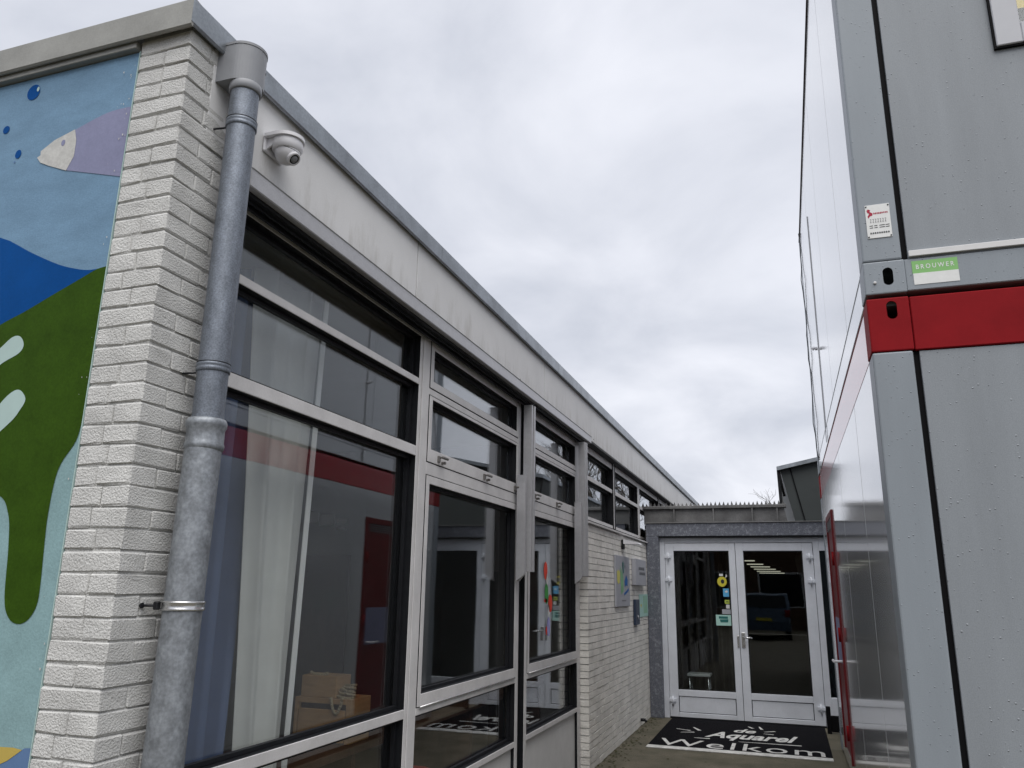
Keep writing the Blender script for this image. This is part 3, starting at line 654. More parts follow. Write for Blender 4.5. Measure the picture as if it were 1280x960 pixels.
stroke(P1, 'teal_stroke', [(9.14, 1.90), (9.20, 1.93), (9.23, 1.80), (9.17, 1.77)], 'ink_teal', 2)
stroke(P1, 'blue_stroke', [(9.26, 1.70), (9.36, 1.77), (9.45, 1.72), (9.44, 1.64), (9.35, 1.66), (9.28, 1.63)], 'p_blue', 2)
stroke(P1, 'blue_wave', [(9.22, 1.565), (9.35, 1.59), (9.50, 1.625), (9.51, 1.595), (9.35, 1.56), (9.24, 1.54)], 'p_blue', 2)
for i in range(3): stroke(P1, 'small_drop', [(9.18+.05*i, 1.87+.03*(i % 2)), (9.21+.05*i, 1.88+.03*(i % 2)), (9.20+.05*i, 1.83+.03*(i % 2))], 'ink_teal', 3)
for i in range(5): stroke(P1, 'letter_mark', [(9.10+.05*i, 1.49), (9.14+.05*i, 1.49), (9.14+.05*i, 1.478), (9.10+.05*i, 1.478)], 'ink_grey', 1)
P2 = plate('notice_box', 9.86, 10.62, 1.66, 1.98, .05, 'lilac_grey', 'small pale grey box sign with two lines of dark letters', 'sign')
fx = -1.7968+.05+.0008
rr = random.Random(9)
for row, z in ((0, 1.845), (1, 1.785)):
    for i in range(5):
        y = 10.06+.085*i+row*.05
        stroke(P2, 'letter_mark', [(y, z), (y+.055, z+.005), (y+.06, z+.035), (y+.03, z+.042), (y+.01, z+.03)], 'ink_dark')
WL = empty('wall_lamp', (0, 0, 0), 'small white wall lamp angled over the school sign', 'lamp')
b = bmesh.new(); bx(b, -1.7975, -1.77, 9.22, 9.30, 2.06, 2.17, bev=.006); obj('base', b, 'rubber', WL)
b = bmesh.new(); prism(b, [Vector((-1.77, 9.20, 2.17)), Vector((-1.60, 9.20, 2.135)), Vector((-1.585, 9.20, 2.115)), Vector((-1.77, 9.20, 2.12))], (0, .20, 0)); obj('shade', b, 'plastic_white', WL)
IC = empty('intercom', (0, 0, 0), 'dark blue-grey narrow intercom panel on the brick wall', 'intercom')
mat('intercom', (0.035, 0.05, 0.085), .4)
obj('housing', B(-1.7975, -1.765, 9.90, 10.17, 1.19, 1.49, bev=.004), 'intercom', IC)
b = bmesh.new(); lathe(b, [(.02, 0), (.02, .006), (.012, .008)], (-1.765, 10.03, 1.28), (1, 0, 0), n=14); obj('button', b, 'steel', IC)
PO = empty('wall_poster', (0, 0, 0), 'mint green poster low beside the galvanised post', 'poster')
obj('sheet', B(-1.7975, -1.7935, 10.32, 10.98, 1.27, 1.55), 'sticker_mint', PO); fx = -1.7930
for i in range(3): stroke(PO, 'green_stroke', [(10.62+.1*i, 1.53), (10.66+.1*i, 1.53), (10.70+.1*i, 1.31), (10.64+.1*i, 1.31)], 'p_green')
stroke(PO, 'yellow_stroke', [(10.36, 1.42), (10.50, 1.43), (10.48, 1.38)], 'p_yellow')
b = bmesh.new(); cyl(b, (-1.80, 10.24, .075), (-1.74, 10.24, .075), .018, n=12); cyl(b, (-1.74, 10.24, .075), (-1.73, 10.24, .05), .015, n=12)
tag(obj('wall_tap', b, 'rubber'), 'small dark tap low on the brick wall near the ground', 'tap')

# ------------------------------------------------------------------ entrance porch
EN = empty('entrance_porch', (0, 0, 0), 'entrance porch with galvanised steel surround and grey double doors', 'entrance')
YD = 11.08
b = bmesh.new(); bx(b, -1.797, -1.628, 10.985, 11.25, 0, 2.319, bev=.004); obj('post', b, 'galv_lintel', EN)
b = bmesh.new(); bx(b, -1.797, 1.6, 10.985, 11.25, 2.321, 2.492, bev=.004); obj('lintel', b, 'galv_lintel', EN)
obj('lintel_lip', B(-1.80, 1.6, 10.97, 11.26, 2.4925, 2.505, bev=.002), 'zinc_dark', EN)
obj('lintel_shadow_gap', B(-1.627, 1.6, 11.0, 11.06, 2.300, 2.3205), 'rubber', EN)
# zinc upstand in sheets, cap and bird spikes
xs_ = [-1.87, -1.44, -.90, -.385, -.06]
for i in range(4): obj('zinc_sheet', B(xs_[i]+.003, xs_[i+1]-.003, 11.30, 11.34, 2.506, 2.715, bev=.002), 'zinc_dark', EN)
b = bmesh.new(); prism(b, [Vector((-.057, 11.302, 2.506)), Vector((.07, 11.302, 2.506)), Vector((.03, 11.302, 2.715)), Vector((-.057, 11.302, 2.715))], (0, .04, 0)); obj('zinc_sheet', b, 'zinc_dark', EN)
for x in xs_[1:]:
    obj('sheet_seam', B(x-.010, x+.010, 11.265, 11.31, 2.506, 2.714), 'zinc_dark', EN)
obj('upstand_cap', B(-1.90, .06, 11.26, 11.42, 2.7155, 2.758, bev=.004), 'zinc_dark', EN)
b = bmesh.new(); rr = random.Random(2); x = -1.88
while x < .05:
    h = .045 + rr.uniform(-.008, .014); prism(b, [Vector((x-.018, 11.30, 2.759)), Vector((x+.018, 11.30, 2.759)), Vector((x+rr.uniform(-.006, .006), 11.30, 2.759+h))], (0, .006, 0)); x += .056
tag(obj('spike', b, 'zinc_dark', EN), kind='stuff')
obj('porch_roof', B(-1.87, 3.0, 11.345, 34, 2.45, 2.50), 'roof_felt', EN)
# frame round the doors
b = bmesh.new(); bx(b, -1.627, -1.556, 11.06, 11.14, 0, 2.30, bev=.003); bx(b, -1.5555, .345, 11.06, 11.14, 2.235, 2.299, bev=.003); bx(b, .3455, .42, 11.06, 11.14, 0, 2.30, bev=.003); bx(b, 1.27, 1.6, 11.06, 11.14, 0, 2.30); bx(b, .4205, 1.2695, 11.06, 11.14, 2.13, 2.299, bev=.003); bx(b, .4205, 1.2695, 11.06, 11.14, 0, .35, bev=.003)
obj('door_frame', b, 'door_grey', EN)
obj('side_light_pane', B(.4205, 1.2695, 11.095, 11.103, .351, 2.129), 'glass_door', EN)
obj('threshold', B(-1.555, .345, 11.05, 11.14, 0, .014), 'rubber', EN)
def leaf(x0, x1, gx0, gx1, hx, side, label):
    b = bmesh.new(); y0, y1 = YD-.025, YD+.03; z0, z1 = .02, 2.228; ga, gb_ = .355, 2.128
    bx(b, x0, gx0, y0, y1, z0, z1, bev=.003); bx(b, gx1, x1, y0, y1, z0, z1, bev=.003)
    bx(b, gx0+.0005, gx1-.0005, y0, y1, gb_, z1, bev=.003); bx(b, gx0+.0005, gx1-.0005, y0, y1, z0, .075, bev=.003); bx(b, gx0+.0005, gx1-.0005, y0, y1, .275, ga, bev=.003)
    d = tag(obj('door_leaf', b, 'door_grey', EN), label)
    obj('kick_gap', B(gx0+.001, gx1-.001, YD-.004, YD+.01, .0755, .2745), 'rubber', d)
    obj('kick_panel', B(gx0+.009, gx1-.009, YD-.016, YD-.005, .083, .267, bev=.003), 'door_grey', d)
    obj('pane', B(gx0, gx1, YD-.004, YD+.004, ga, gb_), 'glass_door', d)
    q = bmesh.new(); t = .012
    bx(q, gx0, gx0+t, YD-.02, YD-.005, ga, gb_); bx(q, gx1-t, gx1, YD-.02, YD-.005, ga, gb_); bx(q, gx0+t, gx1-t, YD-.02, YD-.005, ga, ga+t); bx(q, gx0+t, gx1-t, YD-.02, YD-.005, gb_-t, gb_)
    obj('glazing_bead', q, 'rubber', d)
    for z in (2.05, 1.745, .22):
        q = bmesh.new(); bx(q, hx-.045, hx+.045, y0-.014, y0-.001, z-.022, z+.022, bev=.003); cyl(q, (hx+.005*side, y0-.02, z-.06), (hx+.005*side, y0-.02, z+.05), .012, n=10); obj('hinge', q, 'door_grey', d)
    return d
d1 = leaf(-1.552, -.630, -1.438, -.712, -1.515, 1, 'left entrance door leaf with stickers on the glass')
d2 = leaf(-.624, .340, -.526, .213, .30, -1, 'right entrance door leaf with the handle')
q = bmesh.new(); bx(q, -.605, -.560, YD-.036, YD-.026, .90, 1.09, bev=.004); cyl(q, (-.582, YD-.036, 1.03), (-.582, YD-.085, 1.03), .011, n=10); cyl(q, (-.582, YD-.08, 1.03), (-.47, YD-.08, 1.025), .011, n=10); cyl(q, (-.582, YD-.036, .945), (-.582, YD-.048, .945), .016, n=12); obj('handle', q, 'steel', d2)
q = bmesh.new(); bx(q, -.66, -.635, YD-.036, YD-.026, .90, 1.05, bev=.004); obj('lock_plate', q, 'steel', d1)
# stickers on the left leaf
def stk(pts, m, label, extra=()):
    E_ = empty('door_sticker', (0, 0, 0), label, 'sticker', 'stickers on the left entrance door'); y = YD-.0060
    obj('sticker_face', sheet([Vector((x, y, z)) for x, z in pts]), m, E_)
    for nm, P, mm in extra: obj(nm, sheet([Vector((x, y-.001, z)) for x, z in P]), mm, E_)
rc = lambda x0, x1, z0, z1: [(x0, z0), (x1, z0), (x1, z1), (x0, z1)]
stk(ell(-.817, 1.728, .062, .066), 'sticker_yellow', 'round yellow sun sticker on the entrance door glass', (('sun_mark', ell(-.81, 1.73, .022, .028), 'ink_dark'), ('sun_ray', rc(-.85, -.80, 1.80, 1.83), 'sticker_white'), ('sun_ray', [(-.775, 1.77), (-.76, 1.83), (-.745, 1.80)], 'sticker_white')))
stk(rc(-.81, -.735, 1.535, 1.64), 'sticker_blue', 'square blue sticker below the yellow sun', (('white_mark', [(-.79, 1.60), (-.76, 1.62), (-.745, 1.595), (-.77, 1.585)], 'sticker_white'),))
stk(rc(-.795, -.735, 1.445, 1.495), 'sticker_lime', 'small lime green sticker below the blue one', (('dark_line', rc(-.78, -.745, 1.465, 1.475), 'ink_dark'),))
stk(rc(-.78, -.735, 1.385, 1.435), 'sticker_white', 'tiny pale sticker between the lime one and the grey one')
stk(rc(-.835, -.725, 1.315, 1.375), 'lilac_grey', 'grey slip sticker just above the white card')
stk(rc(-.918, -.722, 1.168, 1.304), 'sticker_mint', 'pale mint card with dark green lettering on the door glass', (('letter_mark', rc(-.88, -.765, 1.255, 1.285), 'ink_teal'), ('letter_mark', [(-.87, 1.245), (-.76, 1.25), (-.765, 1.21), (-.86, 1.208)], 'ink_teal')))
# corridor behind the doors
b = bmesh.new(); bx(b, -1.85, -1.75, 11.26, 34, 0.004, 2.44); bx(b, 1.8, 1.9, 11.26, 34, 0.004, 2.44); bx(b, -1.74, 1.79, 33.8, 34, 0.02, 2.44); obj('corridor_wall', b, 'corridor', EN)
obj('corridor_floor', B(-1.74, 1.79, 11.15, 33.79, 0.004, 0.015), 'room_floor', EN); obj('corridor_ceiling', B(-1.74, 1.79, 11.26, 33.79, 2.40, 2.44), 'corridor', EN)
for i, y in enumerate((19.0, 21.4, 23.6, 26.0, 28.6, 31.2)):
    E_ = empty('ceiling_lamp', (0, 0, 0), 'warm tube lamp under the corridor ceiling behind the right door pane, %s from the doors' % ('nearest', 'second', 'third', 'fourth', 'fifth', 'farthest')[i], 'lamp', 'corridor ceiling lamps')
    obj('lamp_body', B(-.95, -.95+.30+.12*i, y, y+.05, 2.30, 2.395), 'corridor', E_); obj('lamp_tube', B(-.94, -.95+.29+.12*i, y+.01, y+.04, 2.275, 2.299), 'lamp_tube', E_)
n = 90; bm = bmesh.new(); pr = None
for i in range(n+1):
    s = i/n; x = -1.70 + .85*s; y = 13.0 + .07*math.sin(s*44) + .03*math.sin(s*17)
    cur = (bm.verts.new((x, y, .03)), bm.verts.new((x, y, 2.36)))
    if pr: bm.faces.new((pr[0], cur[0], cur[1], pr[1])).smooth = True
    pr = cur
o = obj('drape', bm, 'brown_drape'); o.modifiers.new('t', 'SOLIDIFY').thickness = .004; tag(o, 'dark brown folded drape behind the left entrance door', 'curtain')
ST = empty('stool', (0, 0, 0), 'small stool standing inside behind the left door pane', 'stool')
obj('seat', B(-1.42, -1.10, 11.9, 12.2, .44, .475, bev=.006), 'sticker_white', ST); obj('footrest', B(-1.38, -1.14, 11.93, 11.96, .20, .225), 'steel', ST)
for x in (-1.39, -1.13):
    for y in (11.93, 12.17):
        q = bmesh.new(); cyl(q, (x, y, .02), (x, y, .439), .012, n=8); obj('leg', q, 'steel', ST)
BS = empty('boot_scraper', (0, 0, 0), 'black post with side bar on the ground beside the right entrance door', 'boot scraper')
obj('post', B(.335, .385, 10.62, 10.68, 0, .30, bev=.006), 'black', BS); obj('side_bar', B(.3855, .62, 10.63, 10.67, .02, .20, bev=.006), 'black', BS)

# ------------------------------------------------------------------ doormat
DM = empty('doormat', (0, 0, 0), 'large black doormat with white lettering and white front stripe', 'doormat')
mx0, mx1, my0, my1 = -1.525, .318, 8.94, 10.98
obj('mat', B(mx0, mx1, my0+.13, my1, .001, .012, bev=.003), 'mat_black', DM)
obj('front_stripe', B(mx0, mx1, my0, my0+.129, .001, .012, bev=.003), 'mat_white', DM)
Fm = Matrix.Translation((0, 0, .0135))
text_fit('lettering', 'Welkom', -1.44, .25, 9.10, 9.49, 'mat_white', Fm, DM, space=1.12)
text_fit('lettering', 'Aquarel', -1.00, .0, 9.64, 10.17, 'mat_white', Fm, DM, shear=.35, offset=.028)
text_fit('lettering', 'de', -.71, -.46, 10.20, 10.46, 'mat_white', Fm, DM, shear=.3, offset=.025)
def mstroke(a, c, w):
    a, c = Vector((*a, .0135)), Vector((*c, .0135)); d = (c-a).normalized(); nrm = Vector((-d.y, d.x, 0))*w
    obj('brush_mark', sheet([a-nrm*.4, c-nrm, c+nrm, a+nrm*.4]), 'mat_white', DM)
for a, c, w in (((-1.363, 10.178), (-1.194, 10.109), .02), ((-1.287, 9.95), (-1.137, 10.017), .02), ((-1.183, 10.357), (-1.09, 10.156), .022), ((-.566, 10.68), (-.505, 10.56), .018), ((-.44, 10.72), (-.40, 10.52), .018), ((-.37, 10.36), (-.25, 10.45), .02), ((-.375, 10.23), (-.262, 10.215), .016), ((-1.10, 9.655), (-.93, 9.66), .022), ((-.62, 9.60), (.03, 9.62), .018)):
    mstroke(a, c, w)

rr = random.Random(31); b = bmesh.new()
def flake(x, y, sz, z):
    a = rr.uniform(0, 6.28); vs = [b.verts.new((x+sz*math.cos(a+t)*k, y+sz*math.sin(a+t)*k, z+rr.uniform(0, sz*.5))) for t, k in ((0, 1), (1.4, .6), (3.14, 1), (4.6, .55))]; b.faces.new(vs)
for i in range(260): flake(-1.79+abs(rr.gauss(0, .09)), rr.uniform(6.5, 10.98), rr.uniform(.008, .022), .003)
for i in range(90): flake(rr.uniform(-1.7, .4), rr.uniform(6.0, 9.0), rr.uniform(.006, .016), .003)
mat('litter', (0.06, 0.045, 0.02), .9, var=.5, vscale=30, vcol=(0.03, 0.045, 0.012))
tag(obj('leaf_litter', b, 'litter'), 'dark dead leaves and moss bits along the foot of the brick wall', 'leaf litter', kind='stuff')

# ------------------------------------------------------------------ dark clad building behind the porch
DB = empty('dark_building', (0, 0, 0), 'dark grey clad building with pale sloping roof edge behind the porch', 'building')
def at13(px): return px
b = bmesh.new(); P = [(.02, 3.46), (.58, 3.58), (4.5, 4.4), (4.5, 0), (.60, 0), (.20, 2.60)]
prism(b, [Vector((x, 13.0, z)) for x, z in P], (0, 9, 0)); obj('wall', b, 'dark_clad', DB)
b = bmesh.new(); prism(b, [Vector((.155, 12.985, 3.50)), Vector((.172, 12.985, 3.50)), Vector((.372, 12.985, 2.51)), Vector((.355, 12.985, 2.51))], (0, .012, 0)); obj('panel_joint', b, 'black', DB)
b = bmesh.new(); prism(b, [Vector((-.035, 12.9, 3.45)), Vector((4.5, 12.9, 4.41)), Vector((4.5, 12.9, 4.47)), Vector((-.035, 12.9, 3.51))], (0, 9.2, 0)); obj('roof_edge', b, 'zinc', DB)
b = bmesh.new(); cyl(b, (-.01, 12.95, 3.45), (.055, 12.95, 3.05), .018, n=8); obj('drain_spout', b, 'black', DB)

# ------------------------------------------------------------------ container cabins
CX, CY0, CY1, CX1 = .425, 3.65, 9.62, 3.42
def hole_plate(bm, cx, cz, w, h, x0, x1, z0, z1, y, t):
    """front plate with an oval opening, cx cz centre"""
    n = 24; inner = []
    for i in range(n):
        a = 2*math.pi*i/n; ex, ez = math.cos(a)*w, math.sin(a)*w
        ez += (h-w) if math.sin(a) >= 0 else -(h-w); inner.append((cx+ex, cz+ez))
    out = [(x0, z0), (x1, z0), (x1, z1), (x0, z1)]
    V = [Vector((p[0], y, p[1])) for p in out]; I_ = [Vector((p[0], y, p[1])) for p in inner]
    allv = [bm.verts.new(p) for p in V + I_]; Ib = [bm.verts.new(p + Vector((0, t, 0))) for p in I_]
    for tri in tessellate_polygon([V, I_]): bm.faces.new([allv[i] for i in tri])
    for i in range(n): j = (i+1) % n; bm.faces.new((allv[4+i], allv[4+j], Ib[j], Ib[i]))
def container(root, zb, zt, rail_b, rail_t, m_top, m_top_side, z_hole, hz0, hz1):
    E_ = root
    # posts
    for (x0, x1) in ((CX, .588), (CX1-.163, CX1)):
        for (y0, y1) in ((CY0, CY0+.16), (CY1-.16, CY1)):
            obj('corner_post', B(x0, x1, y0, y1, zb+rail_b+.002, zt-rail_t-.002, bev=.008, seg=2), 'cont_grey', E_)
    # bottom rails
    obj('bottom_rail', B(.594, CX1-.17, CY0+.008, CY0+.15, zb+.008, zb+rail_b, bev=.004), 'cont_grey', E_)
    obj('bottom_rail', B(CX+.006, CX+.14, CY0+.17, CY1-.17, zb+.008, zb+rail_b, bev=.004), 'cont_side', E_)
    obj('bottom_rail', B(CX1-.14, CX1-.006, CY0+.17, CY1-.17, zb+.008, zb+rail_b, bev=.004), 'cont_grey', E_)
    obj('bottom_rail', B(.594, CX1-.17, CY1-.15, CY1-.008, zb+.008, zb+rail_b, bev=.004), 'cont_grey', E_)
    # top rails
    obj('top_rail', B(.598, CX1-.17, CY0+.004, CY0+.15, zt-rail_t, zt-.004, bev=.004), m_top, E_)
    obj('top_rail', B(CX+.004, CX+.14, CY0+.17, CY1-.17, zt-rail_t, zt-.004, bev=.004), m_top_side, E_)
    obj('top_rail', B(CX1-.14, CX1-.004, CY0+.17, CY1-.17, zt-rail_t, zt-.004, bev=.004), m_top, E_)
    obj('top_rail', B(.598, CX1-.17, CY1-.15, CY1-.004, zt-rail_t, zt-.004, bev=.004), m_top, E_)
    # corner castings
    for (za, zc, mm) in ((zb, zb+rail_b, 'cont_grey'), (zt-rail_t, zt, m_top)):
        for (x0, x1) in ((CX-.002, .595), (CX1-.172, CX1+.002)):
            for (y0, y1) in ((CY0-.002, CY0+.168), (CY1-.168, CY1+.002)):
                b = bmesh.new(); bx(b, x0, x1, y0, y1, za+.001, zc-.001, bev=.006, seg=2)
                if y0 < CY0 and x0 < 1:
                    for f in [f for f in b.faces if f.normal.y < -.9 and f.calc_area() > .005]: b.faces.remove(f)
                    hz = z_hole[0 if mm == 'cont_grey' and za == zb else 1]
                    ins = .006; hole_plate(b, .523, hz, .0215, .042, x0+ins, x1-ins, za+.001+ins, zc-.001-ins, y0, .006)
                obj('corner_casting', b, mm, E_)
    # walls: near end panel, rubber joint, side panels
    obj('end_panel', B(.614, CX1-.19, CY0+.012, CY0+.07, zb+rail_b+.002, zt-rail_t-.004, bev=.002), 'cont_panel', E_)
    obj('rubber_joint', B(.586, .6135, CY0+.026, CY0+.07, zb+rail_b+.002, zt-rail_t-.002), 'black', E_)
    obj('end_panel', B(.614, CX1-.19, CY1-.07, CY1-.012, zb+rail_b+.002, zt-rail_t-.004), 'cont_panel', E_)
    ys_ = [CY0+.163, 4.72, 6.30, 7.70, 8.64, CY1-.163]
    for i in range(5):
        if i == 3 and zb < 1: continue
        obj('side_panel', B(CX+.003, CX+.06, ys_[i]+.005, ys_[i+1]-.005, zb+rail_b+.002, zt-rail_t-.003, bev=.0025), 'cont_side', E_)
    obj('side_backing', B(CX+.062, CX+.09, CY0+.163, CY1-.163, zb+rail_b+.002, zt-rail_t-.003), 'black', E_)
    obj('side_panel', B(CX1-.06, CX1-.004, CY0+.163, CY1-.163, zb+rail_b+.002, zt-rail_t-.003), 'cont_grey', E_)
    obj('roof', B(CX+.03, CX1-.03, CY0+.03, CY1-.03, zt-.03, zt-.012), 'cont_grey', E_)
    obj('floor', B(CX+.15, CX1-.15, CY0+.16, CY1-.16, zb+.03, zb+.08), 'black', E_)
    b = bmesh.new(); bx(b, CX+.01, CX+.05, CY0+.12, CY0+.15, zb+rail_b-.1, zb+rail_b-.02); obj('lug', b, 'rubber', E_)
LC = empty('container_cabin', (0, 0, 0), 'lower grey container cabin with red top rail and red side door', 'container', 'stacked container cabins')
UC = empty('container_cabin', (0, 0, 0), 'upper grey container cabin stacked on the red rail, window in its end', 'container', 'stacked container cabins')
container(LC, .04, 2.882, .155, .250, 'red_paint', 'red_side', (.118, 2.822), 0, 0)
container(UC, 2.900, 5.79, .158, .20, 'cont_grey', 'cont_side', (2.982, 5.69), 0, 0)
obj('rail_strip', B(.616, CX1-.19, CY0-.002, CY0+.011, 3.066, 3.094, bev=.002), 'frame_white', UC)
obj('foot_block', B(CX+.02, .58, CY0+.02, CY0+.2, 0, .04), 'black', LC); obj('foot_block', B(CX1-.16, CX1-.02, CY0+.02, CY0+.2, 0, .04), 'black', LC)
obj('foot_block', B(CX+.02, .58, CY1-.2, CY1-.02, 0, .04), 'black', LC); obj('foot_block', B(CX1-.16, CX1-.02, CY1-.2, CY1-.02, 0, .04), 'black', LC)
b = bmesh.new(); lathe(b, [(.006, 0), (.007, .004), (.004, .008)], (.466, CY0-.003, 2.955), (0, -1, 0), n=12); obj('rivet', b, 'frame_white', UC)
# cabin side door, red with proud frame
obj('door_slab', B(CX+.001, CX+.055, 7.76, 8.58, .21, 2.27, bev=.003), 'red_door', LC)
b = bmesh.new(); xa, xb = CX-.012, CX+.05
bx(b, xa, xb, 7.70, 7.757, .20, 2.335, bev=.003); bx(b, xa, xb, 8.583, 8.64, .20, 2.335, bev=.003); bx(b, xa, xb, 7.7575, 8.5825, 2.275, 2.335, bev=.003); df = obj('side_door_frame', b, 'red_door', LC)
obj('side_panel', B(CX+.003, CX+.06, 7.70, 8.64, 2.34, 2.628), 'cont_side', LC)
b = bmesh.new()
for i in range(4): bx(b, CX-.008, CX+.0005, 7.765, 8.575, 2.19+.022*i, 2.20+.022*i)
obj('door_louvre', b, 'ink_grey', df)
for z in (.45, 1.25, 1.9):
    b = bmesh.new(); cyl(b, (xa-.006, 7.735, z-.06), (xa-.006, 7.735, z+.06), .012, n=10); obj('hinge', b, 'red_paint', df)
obj('notice_board', B(CX-.003, CX+.0005, 7.80, 8.50, .99, 1.38), 'mural_lilac', df)
b = bmesh.new(); cyl(b, (CX+.012, 7.84, 1.02), (CX-.075, 7.84, 1.02), .011, n=10); cyl(b, (CX-.08, 7.835, 1.02), (CX-.08, 7.97, 1.02), .011, n=10); obj('door_handle', b, 'plastic_white', df)
# pipe and lamp on the upper cabin side
b = bmesh.new(); bx(b, CX-.003, CX+.002, 7.52, 7.535, 2.92, 5.15); cd = obj('cable_duct', b, 'ink_grey', UC)
b = bmesh.new(); bx(b, CX-.030, CX-.0075, 7.50, 7.56, 3.80, 3.815); cyl(b, (CX-.030, 7.53, 3.82), (CX-.055, 7.53, 3.805), .012, .018, n=12); obj('side_lamp', b, 'plastic_white', cd)
obj('top_gasket', B(CX-.006, CX+.03, CY0+.02, CY1-.02, 5.792, 5.801), 'rust_dark', UC)
b = bmesh.new(); tube(b, [Vector((CX-.010+.008*math.sin(i*1.1)+.004*math.sin(i*2.7), CY1-.30+.05*math.sin(i*.5), 5.79-.145*i)) for i in range(20)], .0055, n=6); obj('edge_cable', b, 'rubber', UC)
# end window of the upper cabin
b = bmesh.new(); wx0, wx1, wz0, wz1, wf = 1.082, 2.15, 4.048, 5.25, .105
for a in ((wx0, wx0+wf, wz0, wz1), (wx1-wf, wx1, wz0, wz1)): bx(b, a[0], a[1], CY0-.012, CY0+.03, a[2], a[3], bev=.004)
bx(b, wx0+wf+.0005, wx1-wf-.0005, CY0-.012, CY0+.03, wz0, wz0+wf, bev=.004); bx(b, wx0+wf+.0005, wx1-wf-.0005, CY0-.012, CY0+.03, wz1-wf, wz1, bev=.004)
cwn = obj('end_window', b, 'lilac_pale', UC)
b = bmesh.new(); e = .009; ya, yb2 = CY0-.004, CY0+.0115
bx(b, wx0-e, wx0-.0005, ya, yb2, wz0-e, wz1+e); bx(b, wx1+.0005, wx1+e, ya, yb2, wz0-e, wz1+e); bx(b, wx0, wx1, ya, yb2, wz0-e, wz0-.0005); bx(b, wx0, wx1, ya, yb2, wz1+.0005, wz1+e); obj('window_seal', b, 'black', cwn)
obj('window_pane', B(wx0+wf, wx1-wf, CY0+.002, CY0+.007, wz0+wf, wz1-wf), 'glass_door', cwn)
obj('window_dark', B(wx0+wf-.004, wx1-wf+.004, CY0+.0115+.0003, CY0+.0117+.002, wz0+wf-.004, 4.24), 'black', cwn)
obj('yellow_blind', B(wx0+wf-.004, wx1-wf+.004, CY0+.0118, CY0+.0140, 4.2405, wz1-wf+.004), 'yellow_blind', cwn)
# maker's plate and sticker
NP = empty('maker_plate', (0, 0, 0), 'small pale metal maker plate with red logo on the upper cabin post', 'plate')
px0, px1, pz0, pz1 = .457, .560, 3.172, 3.338; yp = CY0-.0035
obj('plate', B(px0, px1, yp, CY0-.0008, pz0, pz1, bev=.0008), 'sticker_white', NP)
def pm(nm, P, m, k=0): obj(nm, sheet([Vector((px0+x*(px1-px0), yp-.0006-.0003*k, pz0+z*(pz1-pz0))) for x, z in P]), m, NP)
pm('logo_mark', [(.06, .84), (.12, .88), (.22, .84), (.18, .80), (.30, .74), (.28, .68), (.18, .66), (.10, .60), (.08, .66), (.16, .74), (.08, .78)], 'ink_red')
rr = random.Random(4)
for i in range(9): x = .33+.066*i; pm('letter_mark', [(x, .70+.03*rr.random()), (x+.045, .71), (x+.052, .75), (x+.02, .765), (x, .75)], 'ink_red')
for i in range(7): x = .16+.10*i; pm('letter_mark', [(x, .46), (x+.06, .46), (x+.06, .475), (x+.035, .475), (x+.06, .57), (x, .57), (x, .555), (x+.04, .555)], 'ink_grey')
for row, z in ((0, .355), (1, .295)):
    for x0, x1 in ((.12, .26), (.31, .44), (.52, .74), (.77, .93)): pm('letter_mark', [(x0, z), (x1, z+.004), (x1, z+.028), (x0, z+.02)], 'ink_dark')
for i in range(9): x = .12+.09*i; pm('letter_mark', [(x, .12), (x+.065, .125), (x+.06, .165), (x+.03, .18), (x, .16)], 'ink_dark')
for x, z in ((.05, .95), (.95, .95), (.05, .04), (.95, .04)):
    b = bmesh.new(); lathe(b, [(.0035, 0), (.0035, .002), (.002, .003)], (px0+x*(px1-px0), yp, pz0+z*(pz1-pz0)), (0, -1, 0), n=8); obj('plate_screw', b, 'ink_dark', NP)
BSK = empty('rail_sticker', (0, 0, 0), 'green and white lettered sticker on the upper cabin bottom rail', 'sticker')
ys2 = CY0+.006
obj('white_half', sheet([Vector((x, ys2, z)) for x, z in ((.626, 2.932), (.806, 2.932), (.806, 2.985), (.626, 2.985))]), 'sticker_white', BSK)
obj('green_half', sheet([Vector((x, ys2, z)) for x, z in ((.624, 2.985), (.806, 2.985), (.806, 3.044), (.624, 3.044))]), 'sticker_green', BSK)
Fs = Matrix.Translation((0, ys2-.0008, 0)) @ Matrix.Rotation(R(90), 4, 'X')
text_fit('lettering', 'BROUWER', .640, .792, 3.004, 3.026, 'sticker_white', Fs, BSK, space=1.45, offset=.012)

# ------------------------------------------------------------------ bare trees beyond
def tree(x, y, h, seed, label):
    E_ = empty('bare_tree', (0, 0, 0), label, 'tree', 'bare winter trees beyond the school')
    rr = random.Random(seed); tb = bmesh.new(); cb_ = bmesh.new()
    def grow(p, d, L, r, lev):
        segs = 3; bmx = tb if lev == 0 else cb_
        for i in range(segs):
            q = p + d*L/segs; cyl(bmx, p, q, r*(1-.25*i/segs), r*(1-.25*(i+1)/segs), n=6 if lev < 2 else 3, caps=False)
            p = q; d = (d + Vector((rr.uniform(-1, 1), rr.uniform(-1, 1), rr.uniform(-.5, .9)))*.13).normalized()
            if lev < 5:
                for _ in range(1 if i < segs-1 else 2):
                    a = Vector((rr.uniform(-1, 1), rr.uniform(-1, 1), rr.uniform(-.1, .8))).normalized()
                    grow(p, (d*.75 + a*.75).normalized(), L*rr.uniform(.52, .72), r*.55, lev+1)
    grow(Vector((x, y, 0)), Vector((rr.uniform(-.05, .05), 0, 1)).normalized(), h*.42, h*.016, 0)
    obj('trunk', tb, 'bark', E_); obj('crown', cb_, 'bark', E_)
tree(-.3, 42, 6.3, 11, 'bare tree just left of the dark clad building')
tree(-8.2, 42, 9.0, 12, 'bare tree whose twigs show over the long roof edge')
tree(4.2, 40, 10.5, 13, 'bare tree reflected in the high windows, left of two')
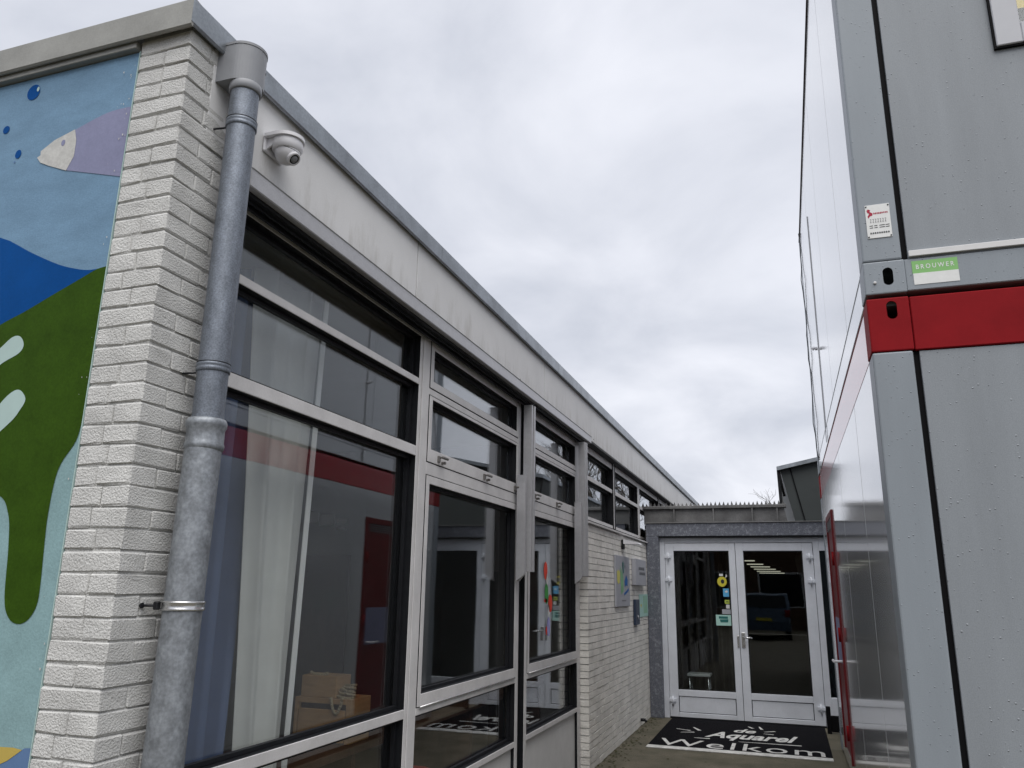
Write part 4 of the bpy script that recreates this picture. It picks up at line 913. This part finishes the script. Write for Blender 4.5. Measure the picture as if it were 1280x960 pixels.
tree(7.6, 43, 10.0, 14, 'bare tree reflected in the high windows, right of two')

# ------------------------------------------------------------------ behind the camera, seen only in reflections
OB = empty('opposite_building', (0, 0, 0), 'low brown brick building reflected in the entrance door glass', 'building')
obj('wall', B(-18, 18, -17.0, -16.7, 0, 3.9), 'brick_brown', OB); obj('roof_edge', B(-18.2, 18.2, -17.1, -16.55, 3.901, 4.25), 'roof_felt', OB)
for i in range(9):
    x = -14 + 3.2*i; o = obj('window', B(x, x+1.9, -16.72, -16.66, .9, 2.5, bev=.004), 'frame_white', OB); obj('pane', B(x+.07, x+1.83, -16.67, -16.645, .97, 2.43), 'car_glass', o)
CAR = empty('parked_car', (0, 0, 0), 'dark blue parked car reflected in the right entrance door pane', 'car')
prof = [(-6.4, .32), (-6.42, .75), (-6.25, .95), (-5.45, 1.02), (-4.75, 1.50), (-3.2, 1.56), (-2.75, 1.50), (-2.42, 1.05), (-2.36, .62), (-2.40, .32)]
b = bmesh.new(); a_ = []
for x, inset in ((-1.42, 1), (-1.36, 0), (.34, 0), (.40, 1)):
    a_.append([b.verts.new((x + ((.10 if x < 0 else -.10)*(z-1.0)/.5 if z > 1.0 else 0), y, z)) for y, z in prof])
for r0, r1 in zip(a_[:-1], a_[1:]):
    for i in range(len(prof)): b.faces.new((r0[i], r0[(i+1) % len(prof)], r1[(i+1) % len(prof)], r1[i]))
b.faces.new(a_[0]); b.faces.new(a_[-1][::-1]); obj('body', b, 'car_blue', CAR)
b = bmesh.new(); prism(b, [Vector((-1.22, -2.725, 1.475)), Vector((.20, -2.725, 1.475)), Vector((.28, -2.43, 1.085)), Vector((-1.30, -2.43, 1.085))], (0, .012, .006)); obj('rear_window', b, 'car_glass', CAR)
b = bmesh.new(); prism(b, [Vector((-1.22, -4.72, 1.50)), Vector((.20, -4.72, 1.50)), Vector((.28, -5.40, 1.06)), Vector((-1.30, -5.40, 1.06))], (0, -.012, .012)); obj('windscreen', b, 'car_glass', CAR)
for s, x in ((-1, -1.43), (1, .41)):
    b = bmesh.new(); prism(b, [Vector((x-.09*s*0, -5.2, 1.08)), Vector((x, -2.65, 1.08)), Vector((x-.085*s, -2.9, 1.44)), Vector((x-.085*s, -4.7, 1.44))], (-.02*s, 0, 0)); obj('side_window', b, 'car_glass', CAR)
for x in (-1.40, .22):
    obj('tail_lamp', B(x, x+.16, -2.40, -2.35, .80, 1.0, bev=.01), 'red_paint', CAR)
    for y in (-5.6, -3.15):
        b = bmesh.new(); cyl(b, (x-.02, y, .315), (x+.18, y, .315), .315, n=24); wh = obj('wheel', b, 'tyre', CAR)
        b = bmesh.new(); cyl(b, (x-.025, y, .315), (x+.185, y, .315), .20, n=16); obj('rim', b, 'steel', wh)
obj('number_plate', B(-.77, -.25, -2.352, -2.34, .62, .73), 'sticker_yellow', CAR)
CAR.location = (-.35, -5.5, 0)
